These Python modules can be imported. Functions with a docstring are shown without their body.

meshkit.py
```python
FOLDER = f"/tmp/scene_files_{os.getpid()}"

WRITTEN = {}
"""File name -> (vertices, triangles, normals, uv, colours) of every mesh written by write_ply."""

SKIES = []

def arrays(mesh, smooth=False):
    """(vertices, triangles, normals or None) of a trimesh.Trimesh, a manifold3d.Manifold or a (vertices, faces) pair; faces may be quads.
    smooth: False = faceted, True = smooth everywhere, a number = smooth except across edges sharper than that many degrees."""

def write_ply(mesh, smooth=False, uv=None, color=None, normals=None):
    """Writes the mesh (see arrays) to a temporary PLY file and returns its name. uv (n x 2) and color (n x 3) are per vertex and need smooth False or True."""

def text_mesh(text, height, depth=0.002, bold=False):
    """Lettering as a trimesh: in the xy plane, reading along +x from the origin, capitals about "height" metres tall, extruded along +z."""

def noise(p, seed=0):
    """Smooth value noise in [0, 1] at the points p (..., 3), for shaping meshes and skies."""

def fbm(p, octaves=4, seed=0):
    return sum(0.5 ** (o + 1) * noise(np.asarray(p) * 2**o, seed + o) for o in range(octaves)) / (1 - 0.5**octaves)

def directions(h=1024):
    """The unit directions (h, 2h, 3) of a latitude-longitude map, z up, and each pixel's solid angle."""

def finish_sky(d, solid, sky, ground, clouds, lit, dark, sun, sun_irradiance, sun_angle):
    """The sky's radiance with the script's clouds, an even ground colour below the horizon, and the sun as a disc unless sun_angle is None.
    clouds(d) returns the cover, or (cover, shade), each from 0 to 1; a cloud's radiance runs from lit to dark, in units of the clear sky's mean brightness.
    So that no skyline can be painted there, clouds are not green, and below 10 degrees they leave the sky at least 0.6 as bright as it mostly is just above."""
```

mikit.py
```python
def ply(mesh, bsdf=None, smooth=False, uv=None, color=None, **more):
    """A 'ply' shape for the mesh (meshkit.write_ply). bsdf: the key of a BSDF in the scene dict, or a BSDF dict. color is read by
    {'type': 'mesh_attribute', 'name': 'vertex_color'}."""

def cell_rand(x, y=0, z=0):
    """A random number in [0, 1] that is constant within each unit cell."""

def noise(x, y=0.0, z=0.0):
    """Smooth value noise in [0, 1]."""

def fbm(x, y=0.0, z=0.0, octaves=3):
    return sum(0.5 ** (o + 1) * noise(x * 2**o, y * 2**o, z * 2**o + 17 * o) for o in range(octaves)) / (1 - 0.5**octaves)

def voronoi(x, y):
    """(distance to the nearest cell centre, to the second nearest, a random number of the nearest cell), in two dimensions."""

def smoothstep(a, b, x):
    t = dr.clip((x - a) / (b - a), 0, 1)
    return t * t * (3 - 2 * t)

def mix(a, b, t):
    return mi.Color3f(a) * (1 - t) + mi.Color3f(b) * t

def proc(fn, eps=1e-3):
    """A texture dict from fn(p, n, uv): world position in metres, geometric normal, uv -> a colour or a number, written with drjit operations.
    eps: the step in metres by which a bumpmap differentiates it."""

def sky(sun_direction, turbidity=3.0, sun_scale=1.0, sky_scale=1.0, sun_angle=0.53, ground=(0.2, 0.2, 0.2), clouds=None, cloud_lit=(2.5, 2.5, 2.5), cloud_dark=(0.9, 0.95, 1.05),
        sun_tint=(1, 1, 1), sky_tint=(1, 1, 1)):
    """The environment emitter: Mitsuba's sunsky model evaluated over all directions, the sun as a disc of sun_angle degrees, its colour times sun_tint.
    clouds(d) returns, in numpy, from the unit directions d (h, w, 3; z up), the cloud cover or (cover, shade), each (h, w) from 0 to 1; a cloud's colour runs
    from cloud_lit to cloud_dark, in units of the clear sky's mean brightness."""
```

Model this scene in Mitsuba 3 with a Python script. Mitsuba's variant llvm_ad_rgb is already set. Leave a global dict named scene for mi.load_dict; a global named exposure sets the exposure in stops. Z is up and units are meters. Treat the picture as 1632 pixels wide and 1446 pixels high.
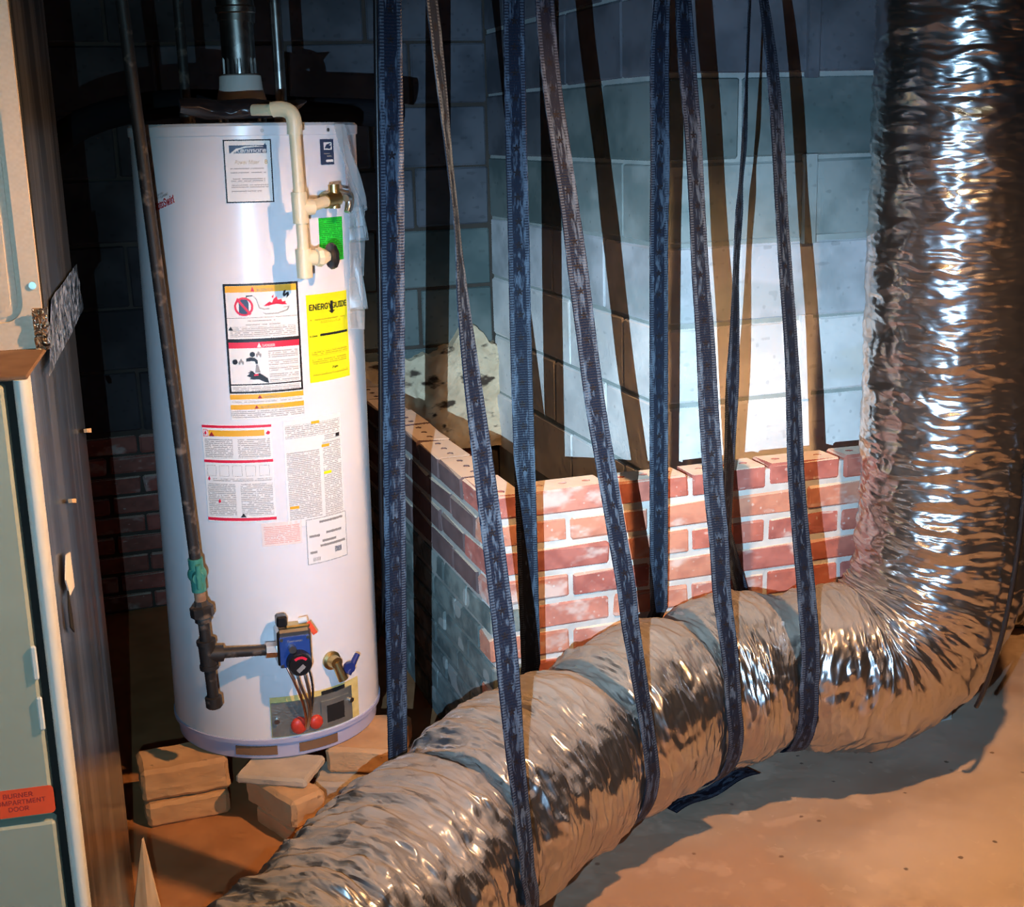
import math
import numpy as np
import trimesh
import manifold3d as m3
import drjit as dr
import mitsuba as mi
import mikit
import meshkit
from mikit import noise, fbm, voronoi, smoothstep, mix, proc, cell_rand
from scipy.interpolate import CubicSpline, PchipInterpolator

T = mi.ScalarTransform4f
scene, labels = {}, {}
rng = np.random.default_rng(7)

# ------------------------------------------------------------------ camera
FPX, PITCH, YAW, ROLL, EYE = 2128.07, math.radians(13.76), math.radians(18.40), math.radians(-1.632), 1.55
FWD = np.array([math.sin(YAW) * math.cos(PITCH), math.cos(YAW) * math.cos(PITCH), -math.sin(PITCH)])
_r = np.cross(FWD, [0, 0, 1]); _r /= np.linalg.norm(_r)
_u = np.cross(_r, FWD)
RGT = math.cos(ROLL) * _r + math.sin(ROLL) * _u
UPV = -math.sin(ROLL) * _r + math.cos(ROLL) * _u
CAM = np.array([0.0, 0.0, EYE])
scene['camera'] = {'type': 'perspective', 'fov': math.degrees(2 * math.atan(816 / FPX)), 'fov_axis': 'x', 'near_clip': 0.05, 'far_clip': 50.0,
                   'to_world': T().look_at(origin=CAM.tolist(), target=(CAM + FWD).tolist(), up=UPV.tolist())}
exposure = 0.0

# ------------------------------------------------------------------ light
# a bare warm bulb under the joists to the right of the camera, and a cold torch held left of the camera
WARM_AT, COLD_AT, COLD_TO = (1.26, 1.33, 2.08), (-0.10, 0.22, 1.30), (1.34, 3.03, 0.84)
_torch = T().look_at(origin=COLD_AT, target=COLD_TO, up=(0, 0, 1))
scene['torch_hotspot'] = {'type': 'spot', 'to_world': _torch, 'intensity': {'type': 'rgb', 'value': [32.0, 44.0, 51.0]}, 'cutoff_angle': 15.0, 'beam_width': 2.0}
scene['torch_spill'] = {'type': 'spot', 'to_world': _torch, 'intensity': {'type': 'rgb', 'value': [8.0, 13.0, 20.0]}, 'cutoff_angle': 25.0, 'beam_width': 16.0}
scene['added_cold_fill'] = {'type': 'spot', 'to_world': _torch, 'intensity': {'type': 'rgb', 'value': [1.6, 3.2, 4.0]}, 'cutoff_angle': 60.0, 'beam_width': 40.0}  # weak wide fill added at the torch position to brighten the furnace
WARM_RADIANCE = (6300.0, 3200.0, 1300.0)


def px_ray(px, py):
    return FWD + RGT * (px - 816) / FPX - UPV * (py - 723) / FPX


def on(axis, value, px, py):
    """The point of the world plane axis = value that the photograph shows at a pixel."""
    d = px_ray(px, py)
    return CAM + d * (value - CAM[axis]) / d[axis]


def on_plane(p0, n, px, py):
    d = px_ray(px, py)
    return CAM + d * (np.dot(np.asarray(p0) - CAM, n) / np.dot(d, n))


# ------------------------------------------------------------------ helpers
def add(key, mesh, bsdf, smooth=False, uv=None, color=None, label=None, category=None, group=None, kind=None):
    k, i = key, 0
    while k in scene:
        i += 1
        k = f'{key}_{i:03d}'
    scene[k] = mikit.ply(mesh, bsdf, smooth=smooth, uv=uv, color=color)
    tag(k, label, category, group, kind)
    return k


def tag(k, label=None, category=None, group=None, kind=None):
    d = {n: v for n, v in (('label', label), ('category', category), ('group', group), ('kind', kind)) if v}
    if d:
        labels.setdefault(k, {}).update(d)
    return k


def cat(*ms):
    return trimesh.util.concatenate([m if isinstance(m, trimesh.Trimesh) else trimesh.Trimesh(*m, process=False) for m in ms])


def moved(m, M):
    m = m.copy(); m.apply_transform(M); return m


def box(c, s, bevel=0.0):
    """A box with centre c and size s, its edges chamfered."""
    h = np.asarray(s, float) / 2
    if bevel <= 0:
        m = trimesh.creation.box(s)
    else:
        b = min(bevel, *(h * 0.9))
        pts = [np.array([sx, sy, sz]) * (h - np.array([0 if k == a else b for a in range(3)]))
               for sx in (-1, 1) for sy in (-1, 1) for sz in (-1, 1) for k in range(3)]
        m = trimesh.convex.convex_hull(np.array(pts))
    m.apply_translation(c)
    return m


def frames(pts):
    pts = np.asarray(pts, float)
    t = np.gradient(pts, axis=0)
    t /= np.linalg.norm(t, axis=1, keepdims=True) + 1e-12
    n = np.zeros_like(pts)
    a = np.array([0, 0, 1.0]) if abs(t[0, 2]) < 0.9 else np.array([1.0, 0, 0])
    n[0] = a - t[0] * (a @ t[0]); n[0] /= np.linalg.norm(n[0])
    for i in range(1, len(pts)):
        v = n[i - 1] - t[i] * (n[i - 1] @ t[i])
        n[i] = v / np.linalg.norm(v)
    return t, n, np.cross(t, n)


def tube(pts, r, seg=20, caps=True):
    pts = np.asarray(pts, float)
    t, n, b = frames(pts)
    r = np.broadcast_to(np.asarray(r, float), len(pts))
    a = np.arange(seg) * 2 * np.pi / seg
    v = (pts[:, None] + r[:, None, None] * (np.cos(a)[None, :, None] * n[:, None] + np.sin(a)[None, :, None] * b[:, None])).reshape(-1, 3)
    f = []
    for i in range(len(pts) - 1):
        for j in range(seg):
            p, q = i * seg + j, i * seg + (j + 1) % seg
            f += [[p, q, q + seg], [p, q + seg, p + seg]]
    if caps:
        k = len(v)
        v = np.vstack([v, pts[0], pts[-1]])
        for j in range(seg):
            f.append([k, (j + 1) % seg, j])
            f.append([k + 1, (len(pts) - 1) * seg + j, (len(pts) - 1) * seg + (j + 1) % seg])
    return trimesh.Trimesh(v, np.array(f), process=False)


def spline(ctrl, n=60):
    ctrl = np.asarray(ctrl, float)
    t = np.r_[0, np.cumsum(np.linalg.norm(np.diff(ctrl, axis=0), axis=1))]
    return CubicSpline(t, ctrl)(np.linspace(0, t[-1], n))


def rod(p, q, r0, r1=None, seg=24):
    return tube([p, q], [r0, r0 if r1 is None else r1], seg)


def lathe(profile, seg=64):
    """A solid of revolution about z from (radius, height) pairs."""
    pr = np.asarray(profile, float)
    a = np.arange(seg) * 2 * np.pi / seg
    v = np.stack([pr[:, None, 0] * np.cos(a), pr[:, None, 0] * np.sin(a), np.repeat(pr[:, 1:2], seg, 1)], -1).reshape(-1, 3)
    f = []
    for i in range(len(pr) - 1):
        for j in range(seg):
            p, q = i * seg + j, i * seg + (j + 1) % seg
            f += [[p, q, q + seg], [p, q + seg, p + seg]]
    return trimesh.Trimesh(v, np.array(f), process=False)


def align(m, origin, z, x=None):
    """Moves a mesh whose axis is z to an origin and a direction."""
    z = np.asarray(z, float) / np.linalg.norm(z)
    x = np.asarray(x if x is not None else ([0, 0, 1] if abs(z[2]) < 0.9 else [1, 0, 0]), float)
    x = x - z * (x @ z); x /= np.linalg.norm(x)
    M = np.eye(4); M[:3, 0], M[:3, 1], M[:3, 2], M[:3, 3] = x, np.cross(z, x), z, origin
    return moved(m, M)


def grid(P):
    """Triangles of an (n, m, 3) grid of points."""
    n, m = P.shape[:2]
    i = np.arange(n * m).reshape(n, m)
    a, b, c, d = i[:-1, :-1].ravel(), i[1:, :-1].ravel(), i[1:, 1:].ravel(), i[:-1, 1:].ravel()
    return trimesh.Trimesh(P.reshape(-1, 3), np.vstack([np.c_[a, b, c], np.c_[a, c, d]]), process=False)


def rough_block(c, s, amp=0.004, seed=0, sub=0.02, bevel=0.008, rot=0.0):
    """A worn brick or stone: a chamfered box, refined and displaced."""
    m = box((0, 0, 0), s, bevel)
    m = m.subdivide_to_size(sub)
    v = m.vertices
    d = np.stack([meshkit.fbm(v * 38 + seed * 3.1, 3, seed + k) - 0.5 for k in range(3)], -1)
    m = trimesh.Trimesh(v + d * amp * 2, m.faces, process=False)
    m.apply_transform(trimesh.transformations.rotation_matrix(rot, [0, 0, 1]))
    m.apply_translation(c)
    return m


# ------------------------------------------------------------------ materials
def rgb(c):
    return {'type': 'rgb', 'value': list(c)}


def principled(key, color, rough=0.5, metal=0.0, spec=0.5, **kw):
    scene[key] = {'type': 'twosided', 'bsdf': {'type': 'principled', 'base_color': color if isinstance(color, dict) else rgb(color),
                                               'roughness': rough, 'metallic': metal, **({'specular': spec} if metal == 0 else {}), **kw}}
    return key


def bumped(key, color, bump, scale, rough=0.8, metal=0.0, eps=1e-3, **kw):
    scene[key] = {'type': 'twosided', 'bsdf': {'type': 'bumpmap', 'arbitrary': {**bump_tex(bump, eps)}, 'scale': scale, 'bsdf': {
        'type': 'principled', 'base_color': color if isinstance(color, dict) else rgb(color), 'roughness': rough, 'metallic': metal, **kw}}}
    return key


def bump_tex(fn, eps):
    return proc(fn, eps)


def brick_color(base, dark, smear, seed):
    def fn(p, n, uv):
        a = fbm(p.x * 30 + seed, p.y * 30, p.z * 30, octaves=3)
        c = mix(dark, base, smoothstep(0.25, 0.7, a))
        lime = fbm(p.x * 16 + 3 * seed, p.y * 16, p.z * 22 + 9, octaves=4)
        spots = noise(p.x * 90 + seed, p.y * 90, p.z * 90)
        w = smoothstep(0.62 - smear, 0.80 - smear, lime) * 0.75 + smoothstep(0.82, 0.93, spots) * 0.5
        c = mix(c, mi.Color3f(0.58, 0.53, 0.49), dr.clip(w * 0.8 + 0.05, 0, 0.92))
        dust = smoothstep(0.6, 0.9, n.z)
        return mix(c, mix(mi.Color3f(0.62, 0.50, 0.39), mi.Color3f(0.75, 0.66, 0.55), a), dust * 0.92)
    return proc(fn)


def rough_bump(f1, f2):
    return lambda p, n, uv: fbm(p.x * f1, p.y * f1, p.z * f1, octaves=3) * 0.7 + noise(p.x * f2, p.y * f2, p.z * f2) * 0.3


_rb = rough_bump(70, 400)
for i, (b, d, s) in enumerate([((0.42, 0.125, 0.085), (0.31, 0.08, 0.055), 0.0), ((0.48, 0.20, 0.125), (0.38, 0.14, 0.09), 0.03), ((0.37, 0.115, 0.09), (0.27, 0.07, 0.055), 0.06),
                               ((0.46, 0.18, 0.13), (0.36, 0.13, 0.095), 0.16), ((0.30, 0.10, 0.075), (0.20, 0.065, 0.05), 0.0)]):
    bumped(f'mat_brick_{i}', brick_color(b, d, s, 11 * i), _rb, 0.0025, 0.9, specular=0.25)


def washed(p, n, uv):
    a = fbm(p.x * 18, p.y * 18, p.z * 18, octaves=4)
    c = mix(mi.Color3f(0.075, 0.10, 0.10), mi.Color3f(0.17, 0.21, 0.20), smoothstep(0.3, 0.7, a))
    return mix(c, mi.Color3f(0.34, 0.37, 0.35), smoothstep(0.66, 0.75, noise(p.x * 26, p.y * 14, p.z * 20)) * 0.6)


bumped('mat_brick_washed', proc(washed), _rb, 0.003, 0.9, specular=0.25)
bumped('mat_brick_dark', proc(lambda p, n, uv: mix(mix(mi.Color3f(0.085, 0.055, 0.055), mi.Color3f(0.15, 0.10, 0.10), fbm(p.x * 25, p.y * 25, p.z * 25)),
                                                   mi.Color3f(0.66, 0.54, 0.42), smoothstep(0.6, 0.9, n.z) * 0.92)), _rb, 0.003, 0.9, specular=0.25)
bumped('mat_mortar', proc(lambda p, n, uv: mix(mi.Color3f(0.34, 0.35, 0.34), mi.Color3f(0.55, 0.56, 0.545), fbm(p.x * 22, p.y * 22, p.z * 22, octaves=4))), _rb, 0.004, 0.95, specular=0.2)
bumped('mat_mortar_side', proc(lambda p, n, uv: mix(mix(mi.Color3f(0.10, 0.125, 0.12), mi.Color3f(0.17, 0.20, 0.19), fbm(p.x * 22, p.y * 22, p.z * 22)),
                                                    mix(mi.Color3f(0.22, 0.22, 0.21), mi.Color3f(0.36, 0.36, 0.34), fbm(p.x * 22, p.y * 22, p.z * 22)), smoothstep(0.42, 0.52, p.z + 0.1 * fbm(p.x * 9, p.y * 9, p.z * 9)))), _rb, 0.004, 0.95, specular=0.2)
bumped('mat_mortar_dark', proc(lambda p, n, uv: mix(mi.Color3f(0.055, 0.048, 0.042), mi.Color3f(0.10, 0.085, 0.072), fbm(p.x * 22, p.y * 22, p.z * 22, octaves=4))), _rb, 0.004, 0.95, specular=0.2)  # near black, so the gloom of the far wall sits in the colour


def block_color(lo, hi, stain):
    def fn(p, n, uv):
        a = fbm(p.x * 7, p.y * 7, p.z * 7, octaves=5)
        c = mix(lo, hi, smoothstep(0.32, 0.66, a))
        pits = smoothstep(0.80, 0.92, noise(p.x * 60, p.y * 60, p.z * 60))
        c = mix(c, mi.Color3f(lo) * 0.5, pits * 0.35)
        return mix(c, stain, smoothstep(0.60, 0.74, fbm(p.x * 4 + 7, p.y * 4, p.z * 9, octaves=3)) * 0.5)
    return proc(fn)


_bb = rough_bump(45, 260)
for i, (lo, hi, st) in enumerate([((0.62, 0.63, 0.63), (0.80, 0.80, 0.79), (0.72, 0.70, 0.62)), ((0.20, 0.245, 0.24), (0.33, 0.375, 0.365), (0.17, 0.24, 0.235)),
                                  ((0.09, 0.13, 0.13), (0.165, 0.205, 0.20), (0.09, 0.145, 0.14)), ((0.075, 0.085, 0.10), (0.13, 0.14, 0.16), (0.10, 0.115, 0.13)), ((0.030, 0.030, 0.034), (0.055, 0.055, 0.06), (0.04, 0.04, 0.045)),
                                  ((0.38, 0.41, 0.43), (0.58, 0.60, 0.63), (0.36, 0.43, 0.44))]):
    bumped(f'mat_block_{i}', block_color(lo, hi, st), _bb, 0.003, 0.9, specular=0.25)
bumped('mat_block_mortar', proc(lambda p, n, uv: mix(mi.Color3f(0.25, 0.29, 0.28), mi.Color3f(0.44, 0.48, 0.46), fbm(p.x * 15, p.y * 15, p.z * 15))), _bb, 0.003, 0.95, specular=0.2)
bumped('mat_parging', proc(lambda p, n, uv: mix(mix(mi.Color3f(0.52, 0.42, 0.27), mi.Color3f(0.88, 0.76, 0.55), fbm(p.x * 11, p.y * 11, p.z * 11, octaves=4)),
                                                mi.Color3f(0.08, 0.06, 0.045), smoothstep(0.56, 0.70, fbm(p.x * 16 + 5, p.y * 16, p.z * 26, octaves=4)))), _bb, 0.006, 0.95, specular=0.2)


def floor_color(p, n, uv):
    a = fbm(p.x * 2.3, p.y * 2.3, octaves=5)
    c = mix(mi.Color3f(0.37, 0.265, 0.185), mi.Color3f(0.57, 0.445, 0.335), smoothstep(0.25, 0.7, a))
    b = fbm(p.x * 14, p.y * 14, 3.0, octaves=4)
    c = mix(c, mi.Color3f(0.62, 0.48, 0.35), smoothstep(0.58, 0.75, b) * 0.35)
    v1, _, vr = voronoi(p.x * 8, p.y * 8)
    c = mix(c, mi.Color3f(0.13, 0.085, 0.06), (1 - smoothstep(0.02, 0.055, v1 + 0.03 * (noise(p.x * 120, p.y * 120) - 0.5))) * smoothstep(0.55, 0.6, vr) * 0.85)
    c = mix(c, mi.Color3f(0.72, 0.60, 0.45), 0.5 * smoothstep(0.90, 0.97, noise(p.x * 40 + 9, p.y * 40 + noise(p.x * 100, p.y * 100), 7.0)) * 0.3)
    red = smoothstep(0.50, 0.72, fbm(p.x * 3.1 + 4, p.y * 3.1, 5.0, octaves=3)) * 0.30
    c = mix(c, mi.Color3f(0.42, 0.19, 0.09), red)
    dirt = 1 - smoothstep(0.40, 0.72, p.x + 0.55 * (2.25 - p.y) + 0.15 * (b - 0.5))
    return mix(c, mix(mi.Color3f(0.33, 0.14, 0.055), mi.Color3f(0.50, 0.24, 0.105), b), dirt)


bumped('mat_floor', proc(floor_color), lambda p, n, uv: fbm(p.x * 18, p.y * 18, octaves=4) + noise(p.x * 170, p.y * 170) * 0.15, 0.006, 0.85, specular=0.25)
principled('mat_joist', proc(lambda p, n, uv: mix(mi.Color3f(0.16, 0.10, 0.06), mi.Color3f(0.26, 0.17, 0.10), noise(p.x * 2, p.y * 60, p.z * 60))), 0.9, spec=0.2)
principled('mat_dark_wall', (0.025, 0.025, 0.028), 0.95, spec=0.1)


def foil_dust(p, n, uv):
    # dust lies thick on the upward side of the jacket, with smudges of dirt
    a = fbm(p.x * 9, p.y * 9, p.z * 9, octaves=4)
    return dr.clip(smoothstep(0.45, 0.92, n.z + 0.6 * (a - 0.5)) * 0.9 + 0.05, 0, 0.95)


def foil_bump(p, n, uv):
    s, t = uv.x, uv.y
    w = 0.35 * fbm(s * 6, t * 4, 2.0)
    f1 = dr.abs(noise(s * 55 + t * 9 + 9 * w, t * 11 - s * 4 + 4 * w, 1.0) - 0.5)
    f2 = dr.abs(noise(s * 110 - t * 14 + 14 * w, t * 26 + s * 9, 5.0) - 0.5)
    return f1 * 0.7 + f2 * 0.35 + noise(s * 260, t * 60) * 0.06


scene['mat_foil'] = {'type': 'twosided', 'bsdf': {'type': 'blendbsdf', 'weight': proc(foil_dust),
    'a': {'type': 'bumpmap', 'arbitrary': proc(foil_bump, 1.5e-3), 'scale': 0.0028, 'bsdf': {'type': 'principled', 'base_color': rgb((0.56, 0.55, 0.555)), 'metallic': 1.0, 'roughness': 0.22}},
    'b': {'type': 'principled', 'roughness': 0.75, 'specular': 0.4, 'base_color': proc(lambda p, n, uv: mix(
        mix(mi.Color3f(0.195, 0.17, 0.14), mi.Color3f(0.29, 0.255, 0.215), fbm(p.x * 12, p.y * 12, p.z * 12, octaves=4)), mi.Color3f(0.04, 0.04, 0.04),
        smoothstep(0.58, 0.72, fbm(uv.x * 60, uv.y * 22, 3.0, octaves=4)) * 0.85 * (1 - smoothstep(0.45, 1.05, p.x + 0.4 * noise(p.x * 9, p.y * 9, p.z * 9)))))}}}


def strap_color(p, n, uv):
    # navy black webbing: u across (-1 to 1), v along in metres
    rib = 0.5 + 0.5 * dr.sin(uv.y * 2 * 3.14159 / 0.0052)
    edge = smoothstep(0.52, 0.62, dr.abs(uv.x)) * (1 - smoothstep(0.90, 0.97, dr.abs(uv.x)))
    k = uv.y / 0.046
    fx, fy = uv.x * 0.021, (k - dr.floor(k) - 0.5) * 0.046
    star = 1 - smoothstep(0.0042, 0.0066, dr.sqrt(fx * fx + fy * fy) + 0.0022 * dr.sin(5 * dr.atan2(fy, fx)))
    wear = smoothstep(0.48, 0.66, fbm(uv.x * 5 + 40, uv.y * 60, p.x * 3, octaves=4) * 0.6 + fbm(uv.x * 2 + 9, uv.y * 14, 3.0) * 0.4)
    c = mix(mi.Color3f(0.004, 0.008, 0.018), mi.Color3f(0.048, 0.070, 0.100), wear * 0.95)
    c = mix(c, mi.Color3f(0.11, 0.14, 0.18), edge * rib * 0.4)
    return mix(c, mi.Color3f(0.006, 0.006, 0.009), star)


bumped('mat_strap', proc(strap_color), lambda p, n, uv: 0.5 + 0.5 * dr.sin(uv.y * 2 * 3.14159 / 0.0052), 0.0006, 0.55, specular=0.25, eps=6e-4)
principled('mat_heater', proc(lambda p, n, uv: mix(mi.Color3f(0.80, 0.79, 0.80), mi.Color3f(0.86, 0.85, 0.86), fbm(p.x * 4, p.y * 4, p.z * 4))), 0.28, spec=0.5)
principled('mat_heater_ring', (0.42, 0.44, 0.62), 0.4)
principled('mat_white_paper', (0.88, 0.87, 0.83), 0.55, spec=0.3)
principled('mat_black_print', (0.012, 0.012, 0.014), 0.5)
principled('mat_grey_print', (0.30, 0.29, 0.28), 0.5)
principled('mat_navy_print', (0.025, 0.045, 0.10), 0.45)
principled('mat_red_print', (0.78, 0.02, 0.06), 0.5)
principled('mat_orange_print', (0.92, 0.46, 0.03), 0.5)
principled('mat_yellow_print', (0.95, 0.88, 0.01), 0.5)
principled('mat_brown_print', (0.50, 0.36, 0.16), 0.5)
principled('mat_green_print', (0.02, 0.72, 0.05), 0.5)
principled('mat_pink_paper', (0.90, 0.75, 0.68), 0.55)
principled('mat_darkred_print', (0.40, 0.03, 0.03), 0.5)
principled('mat_sticker_orange', (0.92, 0.10, 0.035), 0.5)
def paragraph(paper, ink):
    def fn(p, n, uv):
        row = uv.y / 0.0042
        r = dr.floor(row)
        line = 1 - smoothstep(0.50, 0.66, row - r)
        words = smoothstep(0.18, 0.30, noise(uv.x * 330, r * 7.3))
        return mix(paper, ink, line * words * 0.62)
    return proc(fn)


principled('mat_paragraph', paragraph((0.87, 0.86, 0.82), (0.22, 0.21, 0.20)), 0.55, spec=0.3)
principled('mat_paragraph_yellow', paragraph((0.95, 0.88, 0.01), (0.25, 0.23, 0.02)), 0.55, spec=0.3)
principled('mat_paragraph_pink', paragraph((0.90, 0.76, 0.70), (0.85, 0.35, 0.28)), 0.55, spec=0.3)
principled('mat_paragraph_green', paragraph((0.02, 0.72, 0.05), (0.01, 0.20, 0.02)), 0.55, spec=0.3)
bumped('mat_iron', proc(lambda p, n, uv: mix(mi.Color3f(0.020, 0.018, 0.018), mi.Color3f(0.15, 0.115, 0.09), smoothstep(0.56, 0.78, fbm(p.x * 40, p.y * 40, p.z * 40, octaves=4)))),
       rough_bump(120, 500), 0.001, 0.55, specular=0.5)
bumped('mat_rust', proc(lambda p, n, uv: mix(mi.Color3f(0.20, 0.09, 0.045), mi.Color3f(0.42, 0.28, 0.18), fbm(p.x * 60, p.y * 60, p.z * 60))), rough_bump(120, 500), 0.001, 0.8)
principled('mat_galvanised', proc(lambda p, n, uv: mix(mi.Color3f(0.26, 0.25, 0.24), mi.Color3f(0.46, 0.44, 0.41), voronoi(p.x * 70 + p.y * 40, p.z * 70)[2])), 0.32, 1.0)
principled('mat_draft_hood', (0.62, 0.58, 0.52), 0.45, spec=0.5)
principled('mat_cpvc', proc(lambda p, n, uv: mix(mi.Color3f(0.80, 0.66, 0.38), mi.Color3f(0.86, 0.74, 0.50), fbm(p.x * 30, p.y * 30, p.z * 30))), 0.4)
principled('mat_black_plastic', (0.012, 0.012, 0.014), 0.3)
principled('mat_black_film', (0.016, 0.015, 0.018), 0.30)
principled('mat_black_foam', (0.008, 0.008, 0.010), 0.9, spec=0.1)
principled('mat_brass', (0.55, 0.42, 0.18), 0.35, 1.0)
principled('mat_blue_plastic', (0.015, 0.03, 0.16), 0.35)
principled('mat_blue_face', (0.02, 0.06, 0.26), 0.4)
principled('mat_green_valve', (0.05, 0.25, 0.20), 0.45)
principled('mat_steel', (0.55, 0.55, 0.54), 0.3, 1.0)
principled('mat_copper', (0.60, 0.30, 0.20), 0.35, 1.0)
principled('mat_red_cap', (0.60, 0.05, 0.03), 0.4)
bumped('mat_panel_metal', proc(lambda p, n, uv: mix(mi.Color3f(0.22, 0.26, 0.26), mi.Color3f(0.50, 0.53, 0.50), fbm(p.x * 25, p.y * 25, p.z * 14, octaves=4))), rough_bump(60, 300), 0.002, 0.4, 0.75)
principled('mat_insulation', proc(lambda p, n, uv: mix(mi.Color3f(0.60, 0.45, 0.12), mi.Color3f(0.86, 0.72, 0.30), fbm(p.x * 60, p.y * 60, p.z * 60))), 0.95)
principled('mat_scorched', (0.20, 0.11, 0.06), 0.8)
principled('mat_dark_hole', (0.01, 0.01, 0.01), 0.9)
scene['mat_clear_film'] = {'type': 'blendbsdf', 'weight': 0.22, 'a': {'type': 'thindielectric', 'int_ior': 1.45},
                           'b': {'type': 'twosided', 'bsdf': {'type': 'principled', 'base_color': rgb((0.72, 0.72, 0.70)), 'roughness': 0.25}}}
principled('mat_furnace_green', proc(lambda p, n, uv: mix(mi.Color3f(0.34, 0.385, 0.32), mi.Color3f(0.39, 0.435, 0.365), fbm(p.x * 14, p.y * 14, p.z * 14))), 0.42, spec=0.5)
principled('mat_furnace_post', (0.66, 0.72, 0.72), 0.32, spec=0.5)
principled('mat_furnace_beige', proc(lambda p, n, uv: mix(mi.Color3f(0.60, 0.50, 0.39), mi.Color3f(0.67, 0.57, 0.46), noise(p.x * 260, p.y * 260, p.z * 260))), 0.40, spec=0.5)
bumped('mat_furnace_side', proc(lambda p, n, uv: mix(mix(mi.Color3f(0.055, 0.06, 0.062), mi.Color3f(0.24, 0.24, 0.235), smoothstep(0.42, 0.74, fbm(p.x * 14, p.y * 14, p.z * 1.0, octaves=4))),  # pale vertical streaks paint the sheen of the metal into its colour
       mi.Color3f(0.20, 0.11, 0.07), (1 - smoothstep(0.05, 0.45, p.z + 0.2 * noise(p.x * 9, p.y * 9, p.z * 9))) * 0.6)),
       lambda p, n, uv: fbm(p.x * 7, p.y * 7, p.z * 1.5), 0.006, 0.22, 0.8)
bumped('mat_rust_shelf', proc(lambda p, n, uv: mix(mi.Color3f(0.11, 0.055, 0.032), mi.Color3f(0.24, 0.16, 0.11), fbm(p.x * 20, p.y * 20, p.z * 20, octaves=4))), rough_bump(90, 400), 0.002, 0.7)
bumped('mat_tape', proc(lambda p, n, uv: mix(mi.Color3f(0.12, 0.115, 0.11), mi.Color3f(0.62, 0.60, 0.58), smoothstep(0.40, 0.62, noise(p.x * 60 + p.z * 20, p.y * 60, p.z * 34)))), lambda p, n, uv: dr.abs(noise(p.x * 90, p.y * 40, p.z * 90) - 0.5) + dr.abs(noise(p.x * 220, p.y * 90, p.z * 60) - 0.5) * 0.6, 0.008, 0.22, 1.0)
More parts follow.
